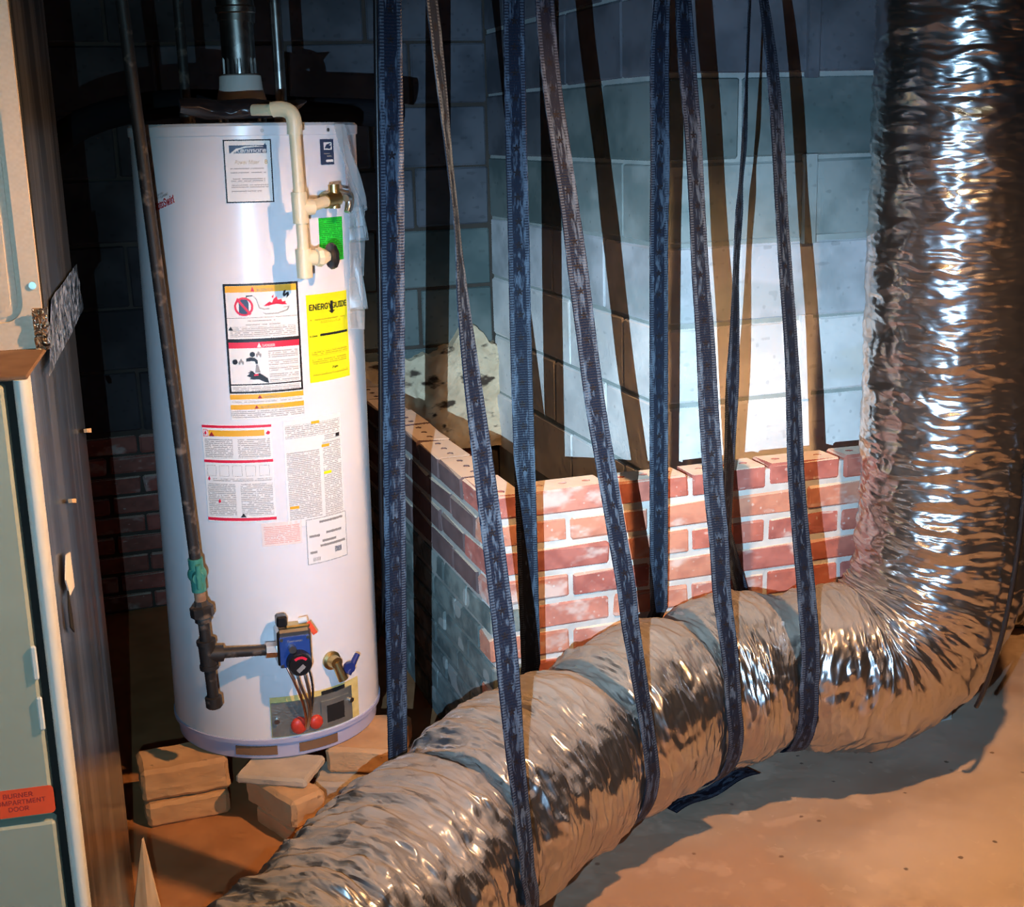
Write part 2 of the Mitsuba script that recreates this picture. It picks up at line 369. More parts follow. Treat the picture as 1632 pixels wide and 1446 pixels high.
bumped('mat_tape_bright', (0.80, 0.70, 0.60), lambda p, n, uv: dr.abs(noise(p.x * 70, p.y * 70, p.z * 70) - 0.5), 0.012, 0.25, 1.0)
bumped('mat_wood', proc(lambda p, n, uv: mix(mi.Color3f(0.55, 0.38, 0.22), mi.Color3f(0.76, 0.60, 0.40), noise(p.x * 140, p.y * 140, p.z * 9))), rough_bump(150, 500), 0.001, 0.8)
bumped('mat_tan_brick', proc(lambda p, n, uv: mix(mix(mi.Color3f(0.46, 0.25, 0.12), mi.Color3f(0.68, 0.43, 0.23), fbm(p.x * 15, p.y * 15, p.z * 15, octaves=4)), mi.Color3f(0.16, 0.09, 0.05),
       smoothstep(0.72, 0.80, fbm(p.x * 35, p.y * 35, p.z * 35)) * 0.7)), rough_bump(80, 350), 0.004, 0.9, specular=0.2)
bumped('mat_stone', proc(lambda p, n, uv: mix(mi.Color3f(0.40, 0.33, 0.25), mi.Color3f(0.62, 0.52, 0.40), fbm(p.x * 15, p.y * 15, p.z * 15, octaves=4))), rough_bump(80, 350), 0.004, 0.9, specular=0.2)
principled('mat_lamp_shade', (0.10, 0.10, 0.09), 0.6)
scene['mat_bulb'] = {'type': 'diffuse', 'reflectance': rgb((0.8, 0.8, 0.8))}

# ------------------------------------------------------------------ the setting: floor, ceiling, outer walls
xs, ys = np.linspace(-2.2, 3.9, 306), np.linspace(-1.2, 4.5, 286)
gx, gy = np.meshgrid(xs, ys, indexing='ij')
fz = (meshkit.fbm(np.stack([gx * 1.7, gy * 1.7, gx * 0], -1), 4) - 0.5) * 0.022 + (meshkit.fbm(np.stack([gx * 12, gy * 12, gx * 0], -1), 3) - 0.5) * 0.005 - 0.006
add('floor', grid(np.stack([gx, gy, fz], -1)), 'mat_floor', True, kind='structure')
add('ceiling', box((0.85, 1.65, 2.42), (6.1, 5.7, 0.06)), 'mat_joist', kind='structure')
for k, y in enumerate(np.arange(-0.77, 4.4, 0.33)):
    if abs(y - 1.33) > 0.1:
        add('ceiling__joist', box((0.85, y, 2.305), (6.1, 0.04, 0.17), 0.003), 'mat_joist')
add('wall_left', box((-2.2, 1.65, 1.2), (0.1, 5.8, 2.5)), 'mat_dark_wall', kind='structure')
add('wall_right', box((2.92, 1.65, 1.2), (0.1, 5.8, 2.5)), 'mat_dark_wall', kind='structure')
add('wall_front', box((0.85, -1.25, 1.2), (6.2, 0.1, 2.5)), 'mat_dark_wall', kind='structure')

# ------------------------------------------------------------------ brick and block work
COURSE, JOINT, BL, BH, BT = 0.0677, 0.0105, 0.2032, 0.0572, 0.09
YF, XL, YFAR = 2.73, 0.846, 4.45
PIER_X0, PIER_X1, PIER_Y = 1.425, 2.12, 3.03


def brick_piece(c, s, seed, cored=False):
    r = np.random.default_rng(seed)
    m = box((0, 0, 0), np.array(s) - [0, 0, r.uniform(0, 0.003)], 0.004 + 0.002 * r.random())
    m = trimesh.Trimesh(m.vertices + r.normal(0, 0.0012, m.vertices.shape), m.faces, process=False)
    if cored:
        sol = m3.Manifold(m3.Mesh(np.asarray(m.vertices, np.float32), np.asarray(m.faces, np.uint32)))
        ax = int(np.argmax(s[:2]))
        for t in (-0.058, 0.0, 0.058):
            off = [0, 0, s[2] / 2 - 0.0045]
            off[ax] = t
            hole = m3.Manifold.cylinder(0.03, 0.011, 0.011, 14).scale([1.0, 0.72, 1.0] if ax == 0 else [0.72, 1.0, 1.0]).translate(off)
            sol = sol - hole
        me = sol.to_mesh()
        m = trimesh.Trimesh(me.vert_properties[:, :3], me.tri_verts, process=False)
    m.apply_transform(trimesh.transformations.rotation_matrix(r.normal(0, 0.004), [0, 0, 1]))
    m.apply_translation(np.asarray(c) + r.normal(0, 0.0012, 3) * [1, 1, 0.3])
    return m


# the low brick wall: one leg along the pier, one leg back to the far wall; the body is the mortar, the bricks stand proud of it
NC = 11
TOP = 0.750
add('wall_ledge', box(((XL + 0.006 + 2.12) / 2, YF + 0.006 + 0.039, (TOP - 0.012) / 2 - 0.03), (2.12 - XL - 0.012, 0.078, TOP - 0.012 + 0.06)), 'mat_mortar', kind='structure',
    label='low red brick wall with a dusty tan top in front of the block pier')
add('wall_ledge__return_mortar', box((XL + 0.006 + 0.039, (YF + 0.084 + YFAR) / 2, (TOP - 0.012) / 2 - 0.03), (0.078, YFAR - YF - 0.084, TOP - 0.012 + 0.06)), 'mat_mortar_side')
for c in range(NC):
    zc = TOP - BH / 2 - (NC - 1 - c) * COURSE
    if zc < 0.0:
        continue
    cored = c == NC - 1
    # front leg: stretchers from the corner to the right, half a brick shifted on every other course
    x = XL + (0.0 if c % 2 else BT + JOINT)
    x -= 0.0
    first = True
    while x < 2.12:
        L = BL - JOINT
        if first and c % 2:
            L = BL - JOINT
        r = np.random.default_rng(1000 + 40 * c + int(x * 30))
        L = min(L, 2.12 - x)
        if L > 0.03:
            v = int(r.choice(4, p=[0.34, 0.30, 0.22, 0.14]))
            add('wall_ledge__brick', brick_piece((x + L / 2, YF + BT / 2, zc), (L, BT, BH), 5000 + 100 * c + int(x * 30), cored), f'mat_brick_{v}')
        x += L + JOINT
        first = False
    y = YF + (BT + JOINT if c % 2 else 0.0)
    while y < YFAR - 0.02:
        L = min(BL - JOINT, YFAR - y)
        r = np.random.default_rng(2000 + 40 * c + int(y * 30))
        if L > 0.03:
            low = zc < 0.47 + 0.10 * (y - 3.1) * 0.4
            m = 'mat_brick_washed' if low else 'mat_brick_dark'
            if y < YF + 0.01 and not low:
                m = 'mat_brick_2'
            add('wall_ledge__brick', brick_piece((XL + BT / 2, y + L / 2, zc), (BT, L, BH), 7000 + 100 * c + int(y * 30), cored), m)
        y += L + JOINT

# the block pier
BLK, BLKH = 0.4064, 0.2033
z_j = 0.843 - 4 * BLKH
add('wall_pier', box(((PIER_X0 + PIER_X1) / 2, (PIER_Y + YFAR) / 2, 1.19), (PIER_X1 - PIER_X0 - 0.012, YFAR - PIER_Y - 0.012, 2.40)), 'mat_block_mortar', kind='structure',
    label='whitewashed concrete block pier rising behind the low brick wall')


def block_piece(c, s, seed):
    r = np.random.default_rng(seed)
    m = box((0, 0, 0), s, 0.005)
    m = trimesh.Trimesh(m.vertices + r.normal(0, 0.0012, m.vertices.shape), m.faces, process=False)
    m.apply_translation(np.asarray(c) + r.normal(0, 0.0008, 3))
    return m


for c in range(0, 12):
    z0, z1 = z_j + c * BLKH + 0.005, z_j + (c + 1) * BLKH - 0.005
    if z0 > 2.35 or z1 < 0.55:
        continue
    z1 = min(z1, 2.385)
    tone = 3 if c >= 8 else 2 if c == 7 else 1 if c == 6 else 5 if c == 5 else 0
    # front face
    cuts = [PIER_X0, PIER_X0 + 0.192 if c % 2 else PIER_X0 + BLK, PIER_X1 - 0.31, PIER_X1] if c % 2 == 0 else [PIER_X0, PIER_X0 + 0.2, PIER_X0 + 0.585, PIER_X1]
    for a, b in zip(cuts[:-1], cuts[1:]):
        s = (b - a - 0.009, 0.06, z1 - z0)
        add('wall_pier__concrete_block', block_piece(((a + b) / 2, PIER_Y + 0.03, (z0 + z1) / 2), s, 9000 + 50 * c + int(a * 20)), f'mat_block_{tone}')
    # left face
    y = PIER_Y + (0.065 if c % 2 else 0.065)
    L = BLK - 0.07 if c % 2 else BLK / 2
    while y < YFAR - 0.01:
        L = min(L, YFAR - y)
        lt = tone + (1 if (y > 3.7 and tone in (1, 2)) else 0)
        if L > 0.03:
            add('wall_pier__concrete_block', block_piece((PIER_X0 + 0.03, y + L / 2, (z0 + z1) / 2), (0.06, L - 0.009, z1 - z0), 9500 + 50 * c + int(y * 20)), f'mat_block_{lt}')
        y += L
        L = BLK

# the far wall: brick below, blocks above, rough parging where the two meet
BRICK_TOP = 0.60
add('wall_back', box((0.85, YFAR + 0.06, 1.18), (6.1, 0.10, 2.42)), 'mat_mortar_dark', kind='structure', label='far basement wall of dark brick below and painted blocks above')
for c in range(9):
    zc = BRICK_TOP - 0.03 - c * COURSE
    x = -0.62 + (0.1 if c % 2 else 0)
    while x < 1.42:
        L = BL - JOINT
        r = np.random.default_rng(3000 + 40 * c + int(x * 30 + 99))
        if not (XL < x + L / 2 < 1.36 and zc < 0.4) and x + L < 1.42:
            add('wall_back__brick', brick_piece((x + L / 2, YFAR + 0.04, zc), (L, 0.08, BH), 8000 + 100 * c + int(x * 30 + 99)), 'mat_brick_4' if r.random() < 0.6 else 'mat_brick_2')
        x += L + JOINT
for c in range(3, 11):
    z0, z1 = 0.61 + (c - 3) * BLKH + 0.005, 0.61 + (c - 2) * BLKH - 0.005
    z1 = min(z1, 2.38)
    x = 1.425 - (0.002 if c % 2 else BLK / 2)
    first = True
    x1 = 1.425
    w = BLK if c % 2 else BLK / 2 + 0.06
    while x1 > -1.2:
        x0 = x1 - w
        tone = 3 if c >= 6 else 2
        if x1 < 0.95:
            tone = 4 if x1 < 0.75 else 3  # blocks behind the heater painted darker to stand for the unlit background
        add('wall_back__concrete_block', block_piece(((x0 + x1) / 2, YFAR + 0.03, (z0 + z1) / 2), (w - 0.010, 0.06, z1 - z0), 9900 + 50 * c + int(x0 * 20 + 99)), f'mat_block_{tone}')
        x1 -= w
        w = BLK
# broken parging low on the far wall
uu, ww = np.meshgrid(np.linspace(0, 1, 110), np.linspace(0, 1, 80), indexing='ij')
edge = 0.80 + 0.05 * (meshkit.fbm(np.stack([uu * 9, uu * 0, uu * 0], -1), 3) - 0.5) + 0.09 * np.exp(-((uu - 0.78) / 0.15) ** 2)
pz = 0.45 + ww * (edge - 0.45)
px_ = 0.95 + uu * (1.428 - 0.95)
dep = 0.012 + 0.065 * meshkit.fbm(np.stack([px_ * 13, pz * 13, px_ * 0], -1), 4)
dep = np.where(ww > 0.985, -0.01, dep)
add('wall_back__parging', grid(np.stack([px_, YFAR - dep, pz], -1)), 'mat_parging', 40, label='broken yellowish parging low on the wall')

# ------------------------------------------------------------------ the insulated duct
ctrl = [on(2, z, px, py) for px, py, z in [(395, 1690, .26), (560, 1512, .262), (706, 1360, .272), (850, 1243, .28), (1000, 1150, .295), (1150, 1085, .305), (1290, 1065, .31)]]
ctrl = [ctrl[0] + (ctrl[0] - ctrl[1]) * 0.8] + ctrl
n_off = 0
ctrl += [np.array(p) for p in [(1.72, 2.5, .32), (1.825, 2.485, .42), (1.868, 2.48, .62), (1.868, 2.48, .9), (1.868, 2.48, 1.5), (1.868, 2.48, 2.38)]]
ctrl = np.array(ctrl)
tk = np.r_[0, np.cumsum(np.linalg.norm(np.diff(ctrl, axis=0), axis=1))]
axis_of = CubicSpline(tk, ctrl)
DUCT_R = 0.182


def nearest_t(p, lo=0, hi=None):
    tt = np.linspace(lo, hi or tk[-1], 4000)
    return tt[np.argmin(np.linalg.norm(axis_of(tt) - p, axis=1))]


LOOPS = [nearest_t(p) for p in [(0.59, 2.175, .27), (0.945, 2.39, .29), (1.24, 2.53, .30), (1.485, 2.54, .31)]]


def duct_radius(t):
    r = np.full_like(t, DUCT_R) + 0.008
    for L in LOOPS:
        r = r - 0.026 * np.exp(-((t - L) / 0.050) ** 2)
    return r


def foil_mesh(axis_fn, t0, t1, ns, na, radius, seed, amp=1.0):
    t = np.linspace(t0, t1, ns)
    P = axis_fn(t)
    tt, nn, bb = frames(P)
    a = np.linspace(0, 2 * np.pi, na)
    A, S = np.meshgrid(a, t)
    ca, sa = np.cos(A), np.sin(A)
    # wrinkles run around the jacket: noise stretched along the angle, on a cylinder so that it closes
    ROT = trimesh.transformations.euler_matrix(0.7, 0.5, 1.1)[:3, :3]
    q = lambda fs, fa, sd: meshkit.fbm(np.stack([S * fs + 0.9 * ca, ca * fa, sa * fa], -1) @ ROT.T + 17 * sd, 3, seed + sd)
    ridge = lambda x: 1 - np.abs(2 * x - 1)
    w = q(4, 1.2, 3)
    S2 = S + 0.05 * (w - 0.5)
    def q2(fs, fa, sd):
        p = np.stack([S2 * fs, ca * fa + S * 2.0, sa * fa], -1) @ ROT.T + 17 * sd
        return np.clip(0.5 + 1.1 * (0.65 * meshkit.noise(p, seed + sd) + 0.35 * meshkit.noise(p @ ROT.T * 1.7 + 5, seed + sd + 40) - 0.5), 0, 1)
    d = 0.014 * (q(7, 1.6, 1) - 0.5)
    calm = (0.45 + 1.0 * q(5, 2.2, 9)) * (1 + 0.9 * np.exp(-(S / 0.8) ** 2))
    d += 0.010 * calm * (ridge(q2(17, 1.1, 5)) ** 2 - 0.4)
    d += 0.0048 * calm * (ridge(q2(38, 2.0, 6)) ** 2 - 0.4)
    d += 0.0050 * calm * (np.abs(2 * q2(27, 4.6, 8) - 1) - 0.4)
    d += 0.0032 * calm * (ridge(q2(74, 2.4, 7)) ** 2 - 0.4)
    d += 0.0014 * (ridge(q2(120, 5.0, 11)) ** 2 - 0.4)
    d *= amp * (1 - 0.35 / (1 + np.exp(-(P[:, 2:3] - 0.75) * 12)))
    R = radius(S) + d
    V = P[:, None] + R[..., None] * (ca[..., None] * nn[:, None] + sa[..., None] * bb[:, None])
    uv = np.stack([S, A * DUCT_R], -1).reshape(-1, 2)
    return grid(V[:, ::-1]), uv.reshape(len(t), na, 2)[:, ::-1].reshape(-1, 2)


m, uv = foil_mesh(axis_of, 0.0, tk[-1], 1250, 240, duct_radius, 3)
add('insulated_duct__jacket', m, 'mat_foil', True, uv=uv)
# torn bits of jacket foil hanging under two of the straps
for px, py, z, rr, sd in ((1266, 1180, 0.10, 0.028, 1), (1033, 1268, 0.11, 0.022, 2)):
    fl = trimesh.creation.icosphere(4, 1.0)
    v = fl.vertices * [rr, rr * 0.8, rr * 0.9]
    v = v * (0.7 + 0.9 * np.abs(meshkit.noise(v * 90 + 7 * sd, sd) - 0.5) + 0.4 * meshkit.noise(v * 200, sd))[:, None] + on(2, z, px, py)
    add('insulated_duct__torn_flap', trimesh.Trimesh(v, fl.faces, process=False), 'mat_foil', True, uv=v[:, [0, 2]], label='crumpled torn foil flap')
tag('insulated_duct', 'crinkled silver foil insulated duct hung in straps, bending up along the right', 'duct')
# the second duct far right, lying on the floor beyond the bend
ax2 = CubicSpline([0, 0.31, 0.62], [[2.24, 3.26, 0.185], [2.55, 3.24, 0.185], [2.86, 3.23, 0.185]])
m, uv = foil_mesh(ax2, 0.0, 0.62, 220, 120, lambda S: 0.175 + 0 * S, 21)
add('floor_duct', m, 'mat_foil', True, uv=uv, label='dark foil duct lying on the floor behind the bend, at the right edge', category='duct')

# ------------------------------------------------------------------ hanging straps
SW, ST = 0.044, 0.0018


def ribbon(P, W, along0=0.0):
    """A flat band along the points P whose half-width vectors are W."""
    P, W = np.asarray(P), np.asarray(W)
    t = np.gradient(P, axis=0); t /= np.linalg.norm(t, axis=1, keepdims=True)
    N = np.cross(t, W); N /= np.linalg.norm(N, axis=1, keepdims=True) + 1e-12
    s = along0 + np.r_[0, np.cumsum(np.linalg.norm(np.diff(P, axis=0), axis=1))]
    us = np.array([-1, -0.5, 0, 0.5, 1, 1, 0.5, 0, -0.5, -1, -1])
    sd = np.array([1, 1, 1, 1, 1, -1, -1, -1, -1, -1, 1])
    V = P[:, None] + us[None, :, None] * W[:, None] + sd[None, :, None] * N[:, None] * ST / 2
    uv = np.stack([np.broadcast_to(us, (len(P), 11)), np.repeat(s[:, None], 11, 1)], -1)
    return grid(V), uv.reshape(-1, 2), s[-1]


def strand(pts, y_top, end, widths, joist_z=2.22):
    """Points and half-width vectors of a strand that hangs straight from the joist to the side of the duct (end), from pixels of its middle and apparent widths."""
    pts, widths = np.asarray(pts, float), np.asarray(widths, float)
    n = 110
    py = np.linspace(pts[0, 1], pts[-1, 1], n)
    fx, fw = PchipInterpolator(pts[:, 1], pts[:, 0]), PchipInterpolator(pts[:, 1], widths)
    P, W = [], []
    for y in py:
        Y = y_top
        for _ in range(8):
            p = on(1, Y, float(fx(y)), y)
            Y = y_top + (end[1] - y_top) * (joist_z - p[2]) / (joist_z - end[2])
        D = (p - CAM) @ FWD
        ratio = min(1.0, float(fw(y)) * D / FPX / SW)
        ang = math.acos(ratio)
        view = p - CAM; view[2] = 0; view /= np.linalg.norm(view)
        right = np.array([view[1], -view[0], 0.0])
        P.append(p); W.append((right * math.cos(ang) + view * math.sin(ang)) * SW / 2)
    d = (P[0] - P[6]) / np.linalg.norm(P[0] - P[6])
    k = (joist_z - P[0][2]) / d[2]
    top = [P[0] + d * k * q for q in np.linspace(1, 0, 16)[:-1]]
    return top + P, [W[0]] * 15 + W


def loop(name, t_loop, back, front, label):
    c = axis_of(t_loop)
    t = axis_of(t_loop, 1); t /= np.linalg.norm(t)
    nb = np.array([-t[1], t[0], 0]); nb /= np.linalg.norm(nb)     # away from the camera
    R = float(duct_radius(np.array([t_loop]))[0]) + 0.020
    Pb, Wb = strand(back[0], c[1], c + nb * R, back[1])
    end = c + nb * R
    q_ = np.linspace(0, 1, 12)[1:]
    tb = t * SW / 2 * np.sign(Wb[-1] @ t)
    Wb += [Wb[-1] + (tb - Wb[-1]) * q for q in q_]
    Pb += [Pb[-1] + (end - Pb[-1]) * q for q in q_]
    Pf, Wf = strand(front[0], c[1], c - nb * R, front[1])
    # webbing never sinks into the jacket
    ta = np.linspace(t_loop - 0.5, t_loop + 0.5, 500)
    Ca = axis_of(ta)

    def clearance(p):
        dd = np.linalg.norm(Ca - p, axis=1)
        k = int(np.argmin(dd))
        return dd[k], float(duct_radius(ta[k:k + 1])[0]) + 0.019, Ca[k]

    for i, p in enumerate(Pf):
        step = (CAM - p) / np.linalg.norm(CAM - p) * 0.004
        for _ in range(60):
            dd, rmin, _n = clearance(Pf[i])
            if dd >= rmin:
                break
            Pf[i] = Pf[i] + step
    tv = t * SW / 2 * np.sign(Wf[-1] @ t)
    p_end = Pf[-1]
    for i in range(1, 26):     # the width turns to lie along the duct
        Wf[-i] = Wf[-i] + (tv - Wf[-i]) * (1 - i / 26)
    ang0 = math.atan2(p_end[2] - c[2], (p_end - c) @ nb)
    ang0 = ang0 - 2 * math.pi if ang0 > 0 else ang0
    R0 = math.hypot(p_end[2] - c[2], (p_end - c) @ nb)
    off = (p_end - c) @ t
    for f in np.linspace(0, 1, 40)[1:]:
        a = ang0 + (0 - ang0) * f
        r = R0 + (R - R0) * min(1, f * 6)
        Pf.append(c + nb * r * math.cos(a) + np.array([0, 0, 1]) * r * math.sin(a) + t * off * (1 - f))
        Wf.append(tv)
    for L_ in (Pb, Pf):
        for i, p in enumerate(L_):
            dd, rmin, near = clearance(p)
            if dd < rmin:
                L_[i] = near + (p - near) / dd * rmin
    key, i = name, 0
    while any(s == key or s.startswith(key + '__') for s in scene):
        i += 1; key = f'{name}_{i:03d}'
    m1, uv1, L = ribbon(Pb, Wb)
    m2, uv2, _ = ribbon(Pf, Wf, 0.013)
    scene[key + '__back_strand'] = mikit.ply(m1, 'mat_strap', smooth=False, uv=uv1)
    scene[key + '__front_strand'] = mikit.ply(m2, 'mat_strap', smooth=False, uv=uv2)
    scene[key + '__nail'] = mikit.ply(align(trimesh.creation.cylinder(0.006, 0.03, sections=12), Pf[0] + [0, -0.02, 0.02], (0, 1, 0)), 'mat_steel', smooth=30)
    tag(key, label, 'strap', 'webbing straps holding up the duct')


loop('duct_strap', LOOPS[0],
     ([(621, 0), (625, 300), (627, 500), (628, 700), (630, 900), (634, 1210)], [36, 38, 36, 35, 34, 30]),
     ([(688, 0), (702, 120), (718, 270), (728, 360), (738, 480), (752, 600), (765, 700), (778, 800), (793, 920), (806, 1030), (815, 1130), (821, 1200), (828, 1260), (835, 1320), (840, 1375), (841, 1395)],
      [18, 16, 9, 8, 18, 26, 30, 33, 34, 35, 35, 33, 31, 27, 22, 20]),
     'leftmost black webbing strap loop, dropping between the water heater and the brick wall')
loop('duct_strap', LOOPS[1],
     ([(819, 0), (822, 200), (826, 350), (829, 500), (833, 650), (838, 800), (846, 1060)], [33, 34, 34, 34, 34, 33, 30]),
     ([(868, 0), (879, 130), (893, 230), (908, 330), (921, 430), (935, 540), (948, 640), (965, 740), (985, 860), (1000, 950), (1004, 990), (1012, 1040), (1022, 1100), (1030, 1150), (1037, 1200), (1041, 1240)],
      [30, 30, 30, 29, 32, 31, 31, 30, 29, 29, 28, 26, 22, 18, 14, 12]),
     'second black webbing strap loop from the left, in front of the brick wall corner')
loop('duct_strap', LOOPS[2],
     ([(1055, 0), (1051, 120), (1052, 250), (1050, 400), (1050, 550), (1050, 700), (1050, 850), (1050, 970)], [25, 30, 30, 29, 29, 29, 29, 27]),
     ([(1089, 0), (1095, 100), (1105, 220), (1111, 330), (1116, 430), (1124, 540), (1130, 660), (1138, 780), (1147, 880), (1150, 940), (1156, 990), (1163, 1040), (1167, 1090), (1170, 1140)],
      [25, 28, 26, 25, 27, 29, 31, 32, 30, 30, 30, 29, 28, 28]),
     'third black webbing strap loop from the left, in front of the white block pier')
loop('duct_strap', LOOPS[3],
     ([(1195, 0), (1190, 120), (1186, 230), (1181, 290), (1178, 340), (1173, 430), (1171, 520), (1167, 620), (1163, 720), (1158, 850)], [4, 4, 8, 6, 11, 9, 14, 20, 16, 14]),
     ([(1217, 0), (1229, 90), (1240, 220), (1246, 340), (1252, 430), (1260, 540), (1265, 640), (1268, 740), (1276, 850), (1284, 930), (1287, 970), (1291, 1020), (1292, 1060), (1289, 1100)],
      [14, 18, 20, 19, 20, 20, 23, 25, 26, 27, 27, 27, 26, 24]),
     'rightmost and thinnest looking black webbing strap loop, nearest the upright duct')

# the loose strap end on the floor below the duct
a, b, c_ = on(2, 0.006, 1200, 1232), on(2, 0.006, 1134, 1262), on(2, 0.006, 1068, 1296)
P = spline([a, b, c_], 24); P[:, 2] += 0.006 * np.sin(np.linspace(0, 9, 24)) + 0.006
dirv = (c_ - a) / np.linalg.norm(c_ - a)
W = np.repeat([np.cross([0, 0, 1], dirv) * 0.021], 24, 0)
m, uv, _ = ribbon(P, W)
add('strap_end', m, 'mat_strap', uv=uv, label='loose black strap end lying on the floor under the duct', category='strap')

# ------------------------------------------------------------------ black cables
_tt = np.linspace(0.5 * tk[1], tk[-1], 900)
_axis = axis_of(_tt)


def skin(px, py, extra):
    """A point just off the duct's surface, seen at a pixel (or nearest to the duct along that line of sight)."""
    d = px_ray(px, py); d = d / np.linalg.norm(d)
    X = CAM + np.linspace(2.0, 3.6, 500)[:, None] * d
    r = np.linalg.norm(X[:, None] - _axis[None], axis=2).min(1)
    hit = np.nonzero(r < DUCT_R + 0.008 + extra)[0]
    return X[hit[0]] if len(hit) else X[np.argmin(r)]


pts = [skin(x, y, 0.026) for x, y in [(1640, 640), (1636, 740), (1628, 830), (1614, 930), (1600, 1000), (1578, 1075), (1556, 1126)]]
add('black_cable', tube(spline(pts, 50), 0.0055, 10), 'mat_black_plastic', True, label='thin black cable hanging against the outside of the duct bend', category='cable')
HX, HY, HR, HZ0, HZ1 = 0.414, 3.125, 0.25, 0.135, 1.572
pts = [on(1, 3.42, x, y) for x, y in [(598, -130), (600, 100), (603, 300), (606, 500), (607, 700), (609, 850), (612, 930), (608, 985), (600, 1020), (585, 1040)]]
add('black_cable', tube(spline(pts, 60), 0.007, 10), 'mat_black_plastic', True, label='black cable running down close behind the right side of the water heater', category='cable')

# ------------------------------------------------------------------ water heater
TILT = trimesh.transformations.rotation_matrix(math.radians(0.75), [0, 1, 0], [HX, HY, 0.7])
PHI0 = math.atan2(-HY, -HX)          # the jacket's side that faces the camera
H = 'water_heater'


def hw(m):
    return moved(m, TILT)


def cyl(u, z, off=0.0):
    """Jacket coordinates (arc length to the right of the side facing the camera, height) to the world before the tilt."""
    ph = PHI0 + np.asarray(u) / HR
    r = HR + off
    return np.stack(np.broadcast_arrays(HX + r * np.cos(ph), HY + r * np.sin(ph), np.asarray(z, float)), -1)


def heater_uz(px, py):
    inv = np.linalg.inv(TILT)
    o = (inv @ np.r_[CAM, 1])[:3]; d = inv[:3, :3] @ px_ray(px, py)
    ox, oy = o[0] - HX, o[1] - HY
    A, B, C = d[0]**2 + d[1]**2, 2 * (ox * d[0] + oy * d[1]), ox * ox + oy * oy - HR * HR
    s = (-B - math.sqrt(max(0, B * B - 4 * A * C))) / (2 * A)
    p = o + d * s
    ph = math.atan2(p[1] - HY, p[0] - HX) - PHI0
    return (ph + math.pi) % (2 * math.pi) - math.pi, p[2]


def uz(px, py):
    a, z = heater_uz(px, py)
    return a * HR, z


def patch(u0, u1, z0, z1, off, depth=0.0006):
    """A rectangle of paper on the jacket, with uv in metres."""
    n = max(2, int(abs(u1 - u0) / 0.012) + 1)
    us = np.linspace(u0, u1, n)
    P = np.stack([cyl(us, z0, off - depth), cyl(us, z0, off), cyl(us, z1, off), cyl(us, z1, off - depth)], 0)
    uv = np.stack([np.broadcast_to(us, (4, n)), np.repeat(np.array([z0, z0, z1, z1])[:, None], n, 1)], -1)
    m = grid(P)
    return m, uv.reshape(-1, 2)


def bend(m, u, z, off, rot=0.0):
    """Puts a flat xy mesh (z = height over the paper) on the jacket."""
    v = np.array(m.vertices)
    c, s = math.cos(rot), math.sin(rot)
    x, y = u + v[:, 0] * c - v[:, 1] * s, z + v[:, 0] * s + v[:, 1] * c
    ph = PHI0 + x / HR
    r = HR + off + v[:, 2]
    return trimesh.Trimesh(np.stack([HX + r * np.cos(ph), HY + r * np.sin(ph), y], -1), m.faces, process=False)


def text(s, height, width=None, bold=False, slant=0.0):
    m = meshkit.text_mesh(s, height, 0.0003, bold)
    v = np.array(m.vertices)
    v[:, 0] -= v[:, 0].min()
    if width:
        v[:, 0] *= width / v[:, 0].max()
    v[:, 0] += slant * v[:, 1]
    return trimesh.Trimesh(v, m.faces, process=False)


# jacket, caps and base
prof = [(0, HZ0 + 0.045), (HR - 0.004, HZ0 + 0.045), (HR, HZ0 + 0.049), (HR, HZ1 - 0.024)]
move0 = trimesh.transformations.translation_matrix([HX, HY, 0])
add(H + '__jacket', hw(moved(lathe(prof, 160), move0)), 'mat_heater', 40)
add(H + '__top_cap', hw(moved(lathe([(HR + 0.001, HZ1 - 0.026), (HR + 0.003, HZ1 - 0.025), (HR + 0.004, HZ1 - 0.006), (HR - 0.002, HZ1), (0.05, HZ1 + 0.004), (0, HZ1 + 0.004)], 160), move0)), 'mat_heater', 40)
add(H + '__base_ring', hw(moved(lathe([(0, HZ0), (HR - 0.012, HZ0), (HR - 0.008, HZ0 + 0.004), (HR - 0.006, HZ0 + 0.040), (HR + 0.003, HZ0 + 0.043), (HR + 0.003, HZ0 + 0.052), (HR - 0.002, HZ0 + 0.054)], 160), move0)), 'mat_heater_ring', 40, label='bluish base ring')
for (xa, xb, ya) in ((375, 443, 1207), (478, 541, 1192)):
    u0, u1 = uz(xa, ya)[0], uz(xb, ya)[0]
    m, _ = patch(u0, u1, HZ0 + 0.012, HZ0 + 0.034, -0.0045, 0.002)
    add(H + '__base_ring__vent_slot', hw(m), 'mat_scorched', label='brown vent slot')
# screws of the cap
for px, py in ((417, 208), (520, 207)):
    u, z = uz(px, py)
    add(H + '__cap_screw', hw(bend(trimesh.creation.cylinder(0.004, 0.004, sections=10), u, z, 0.004)), 'mat_steel', 30)


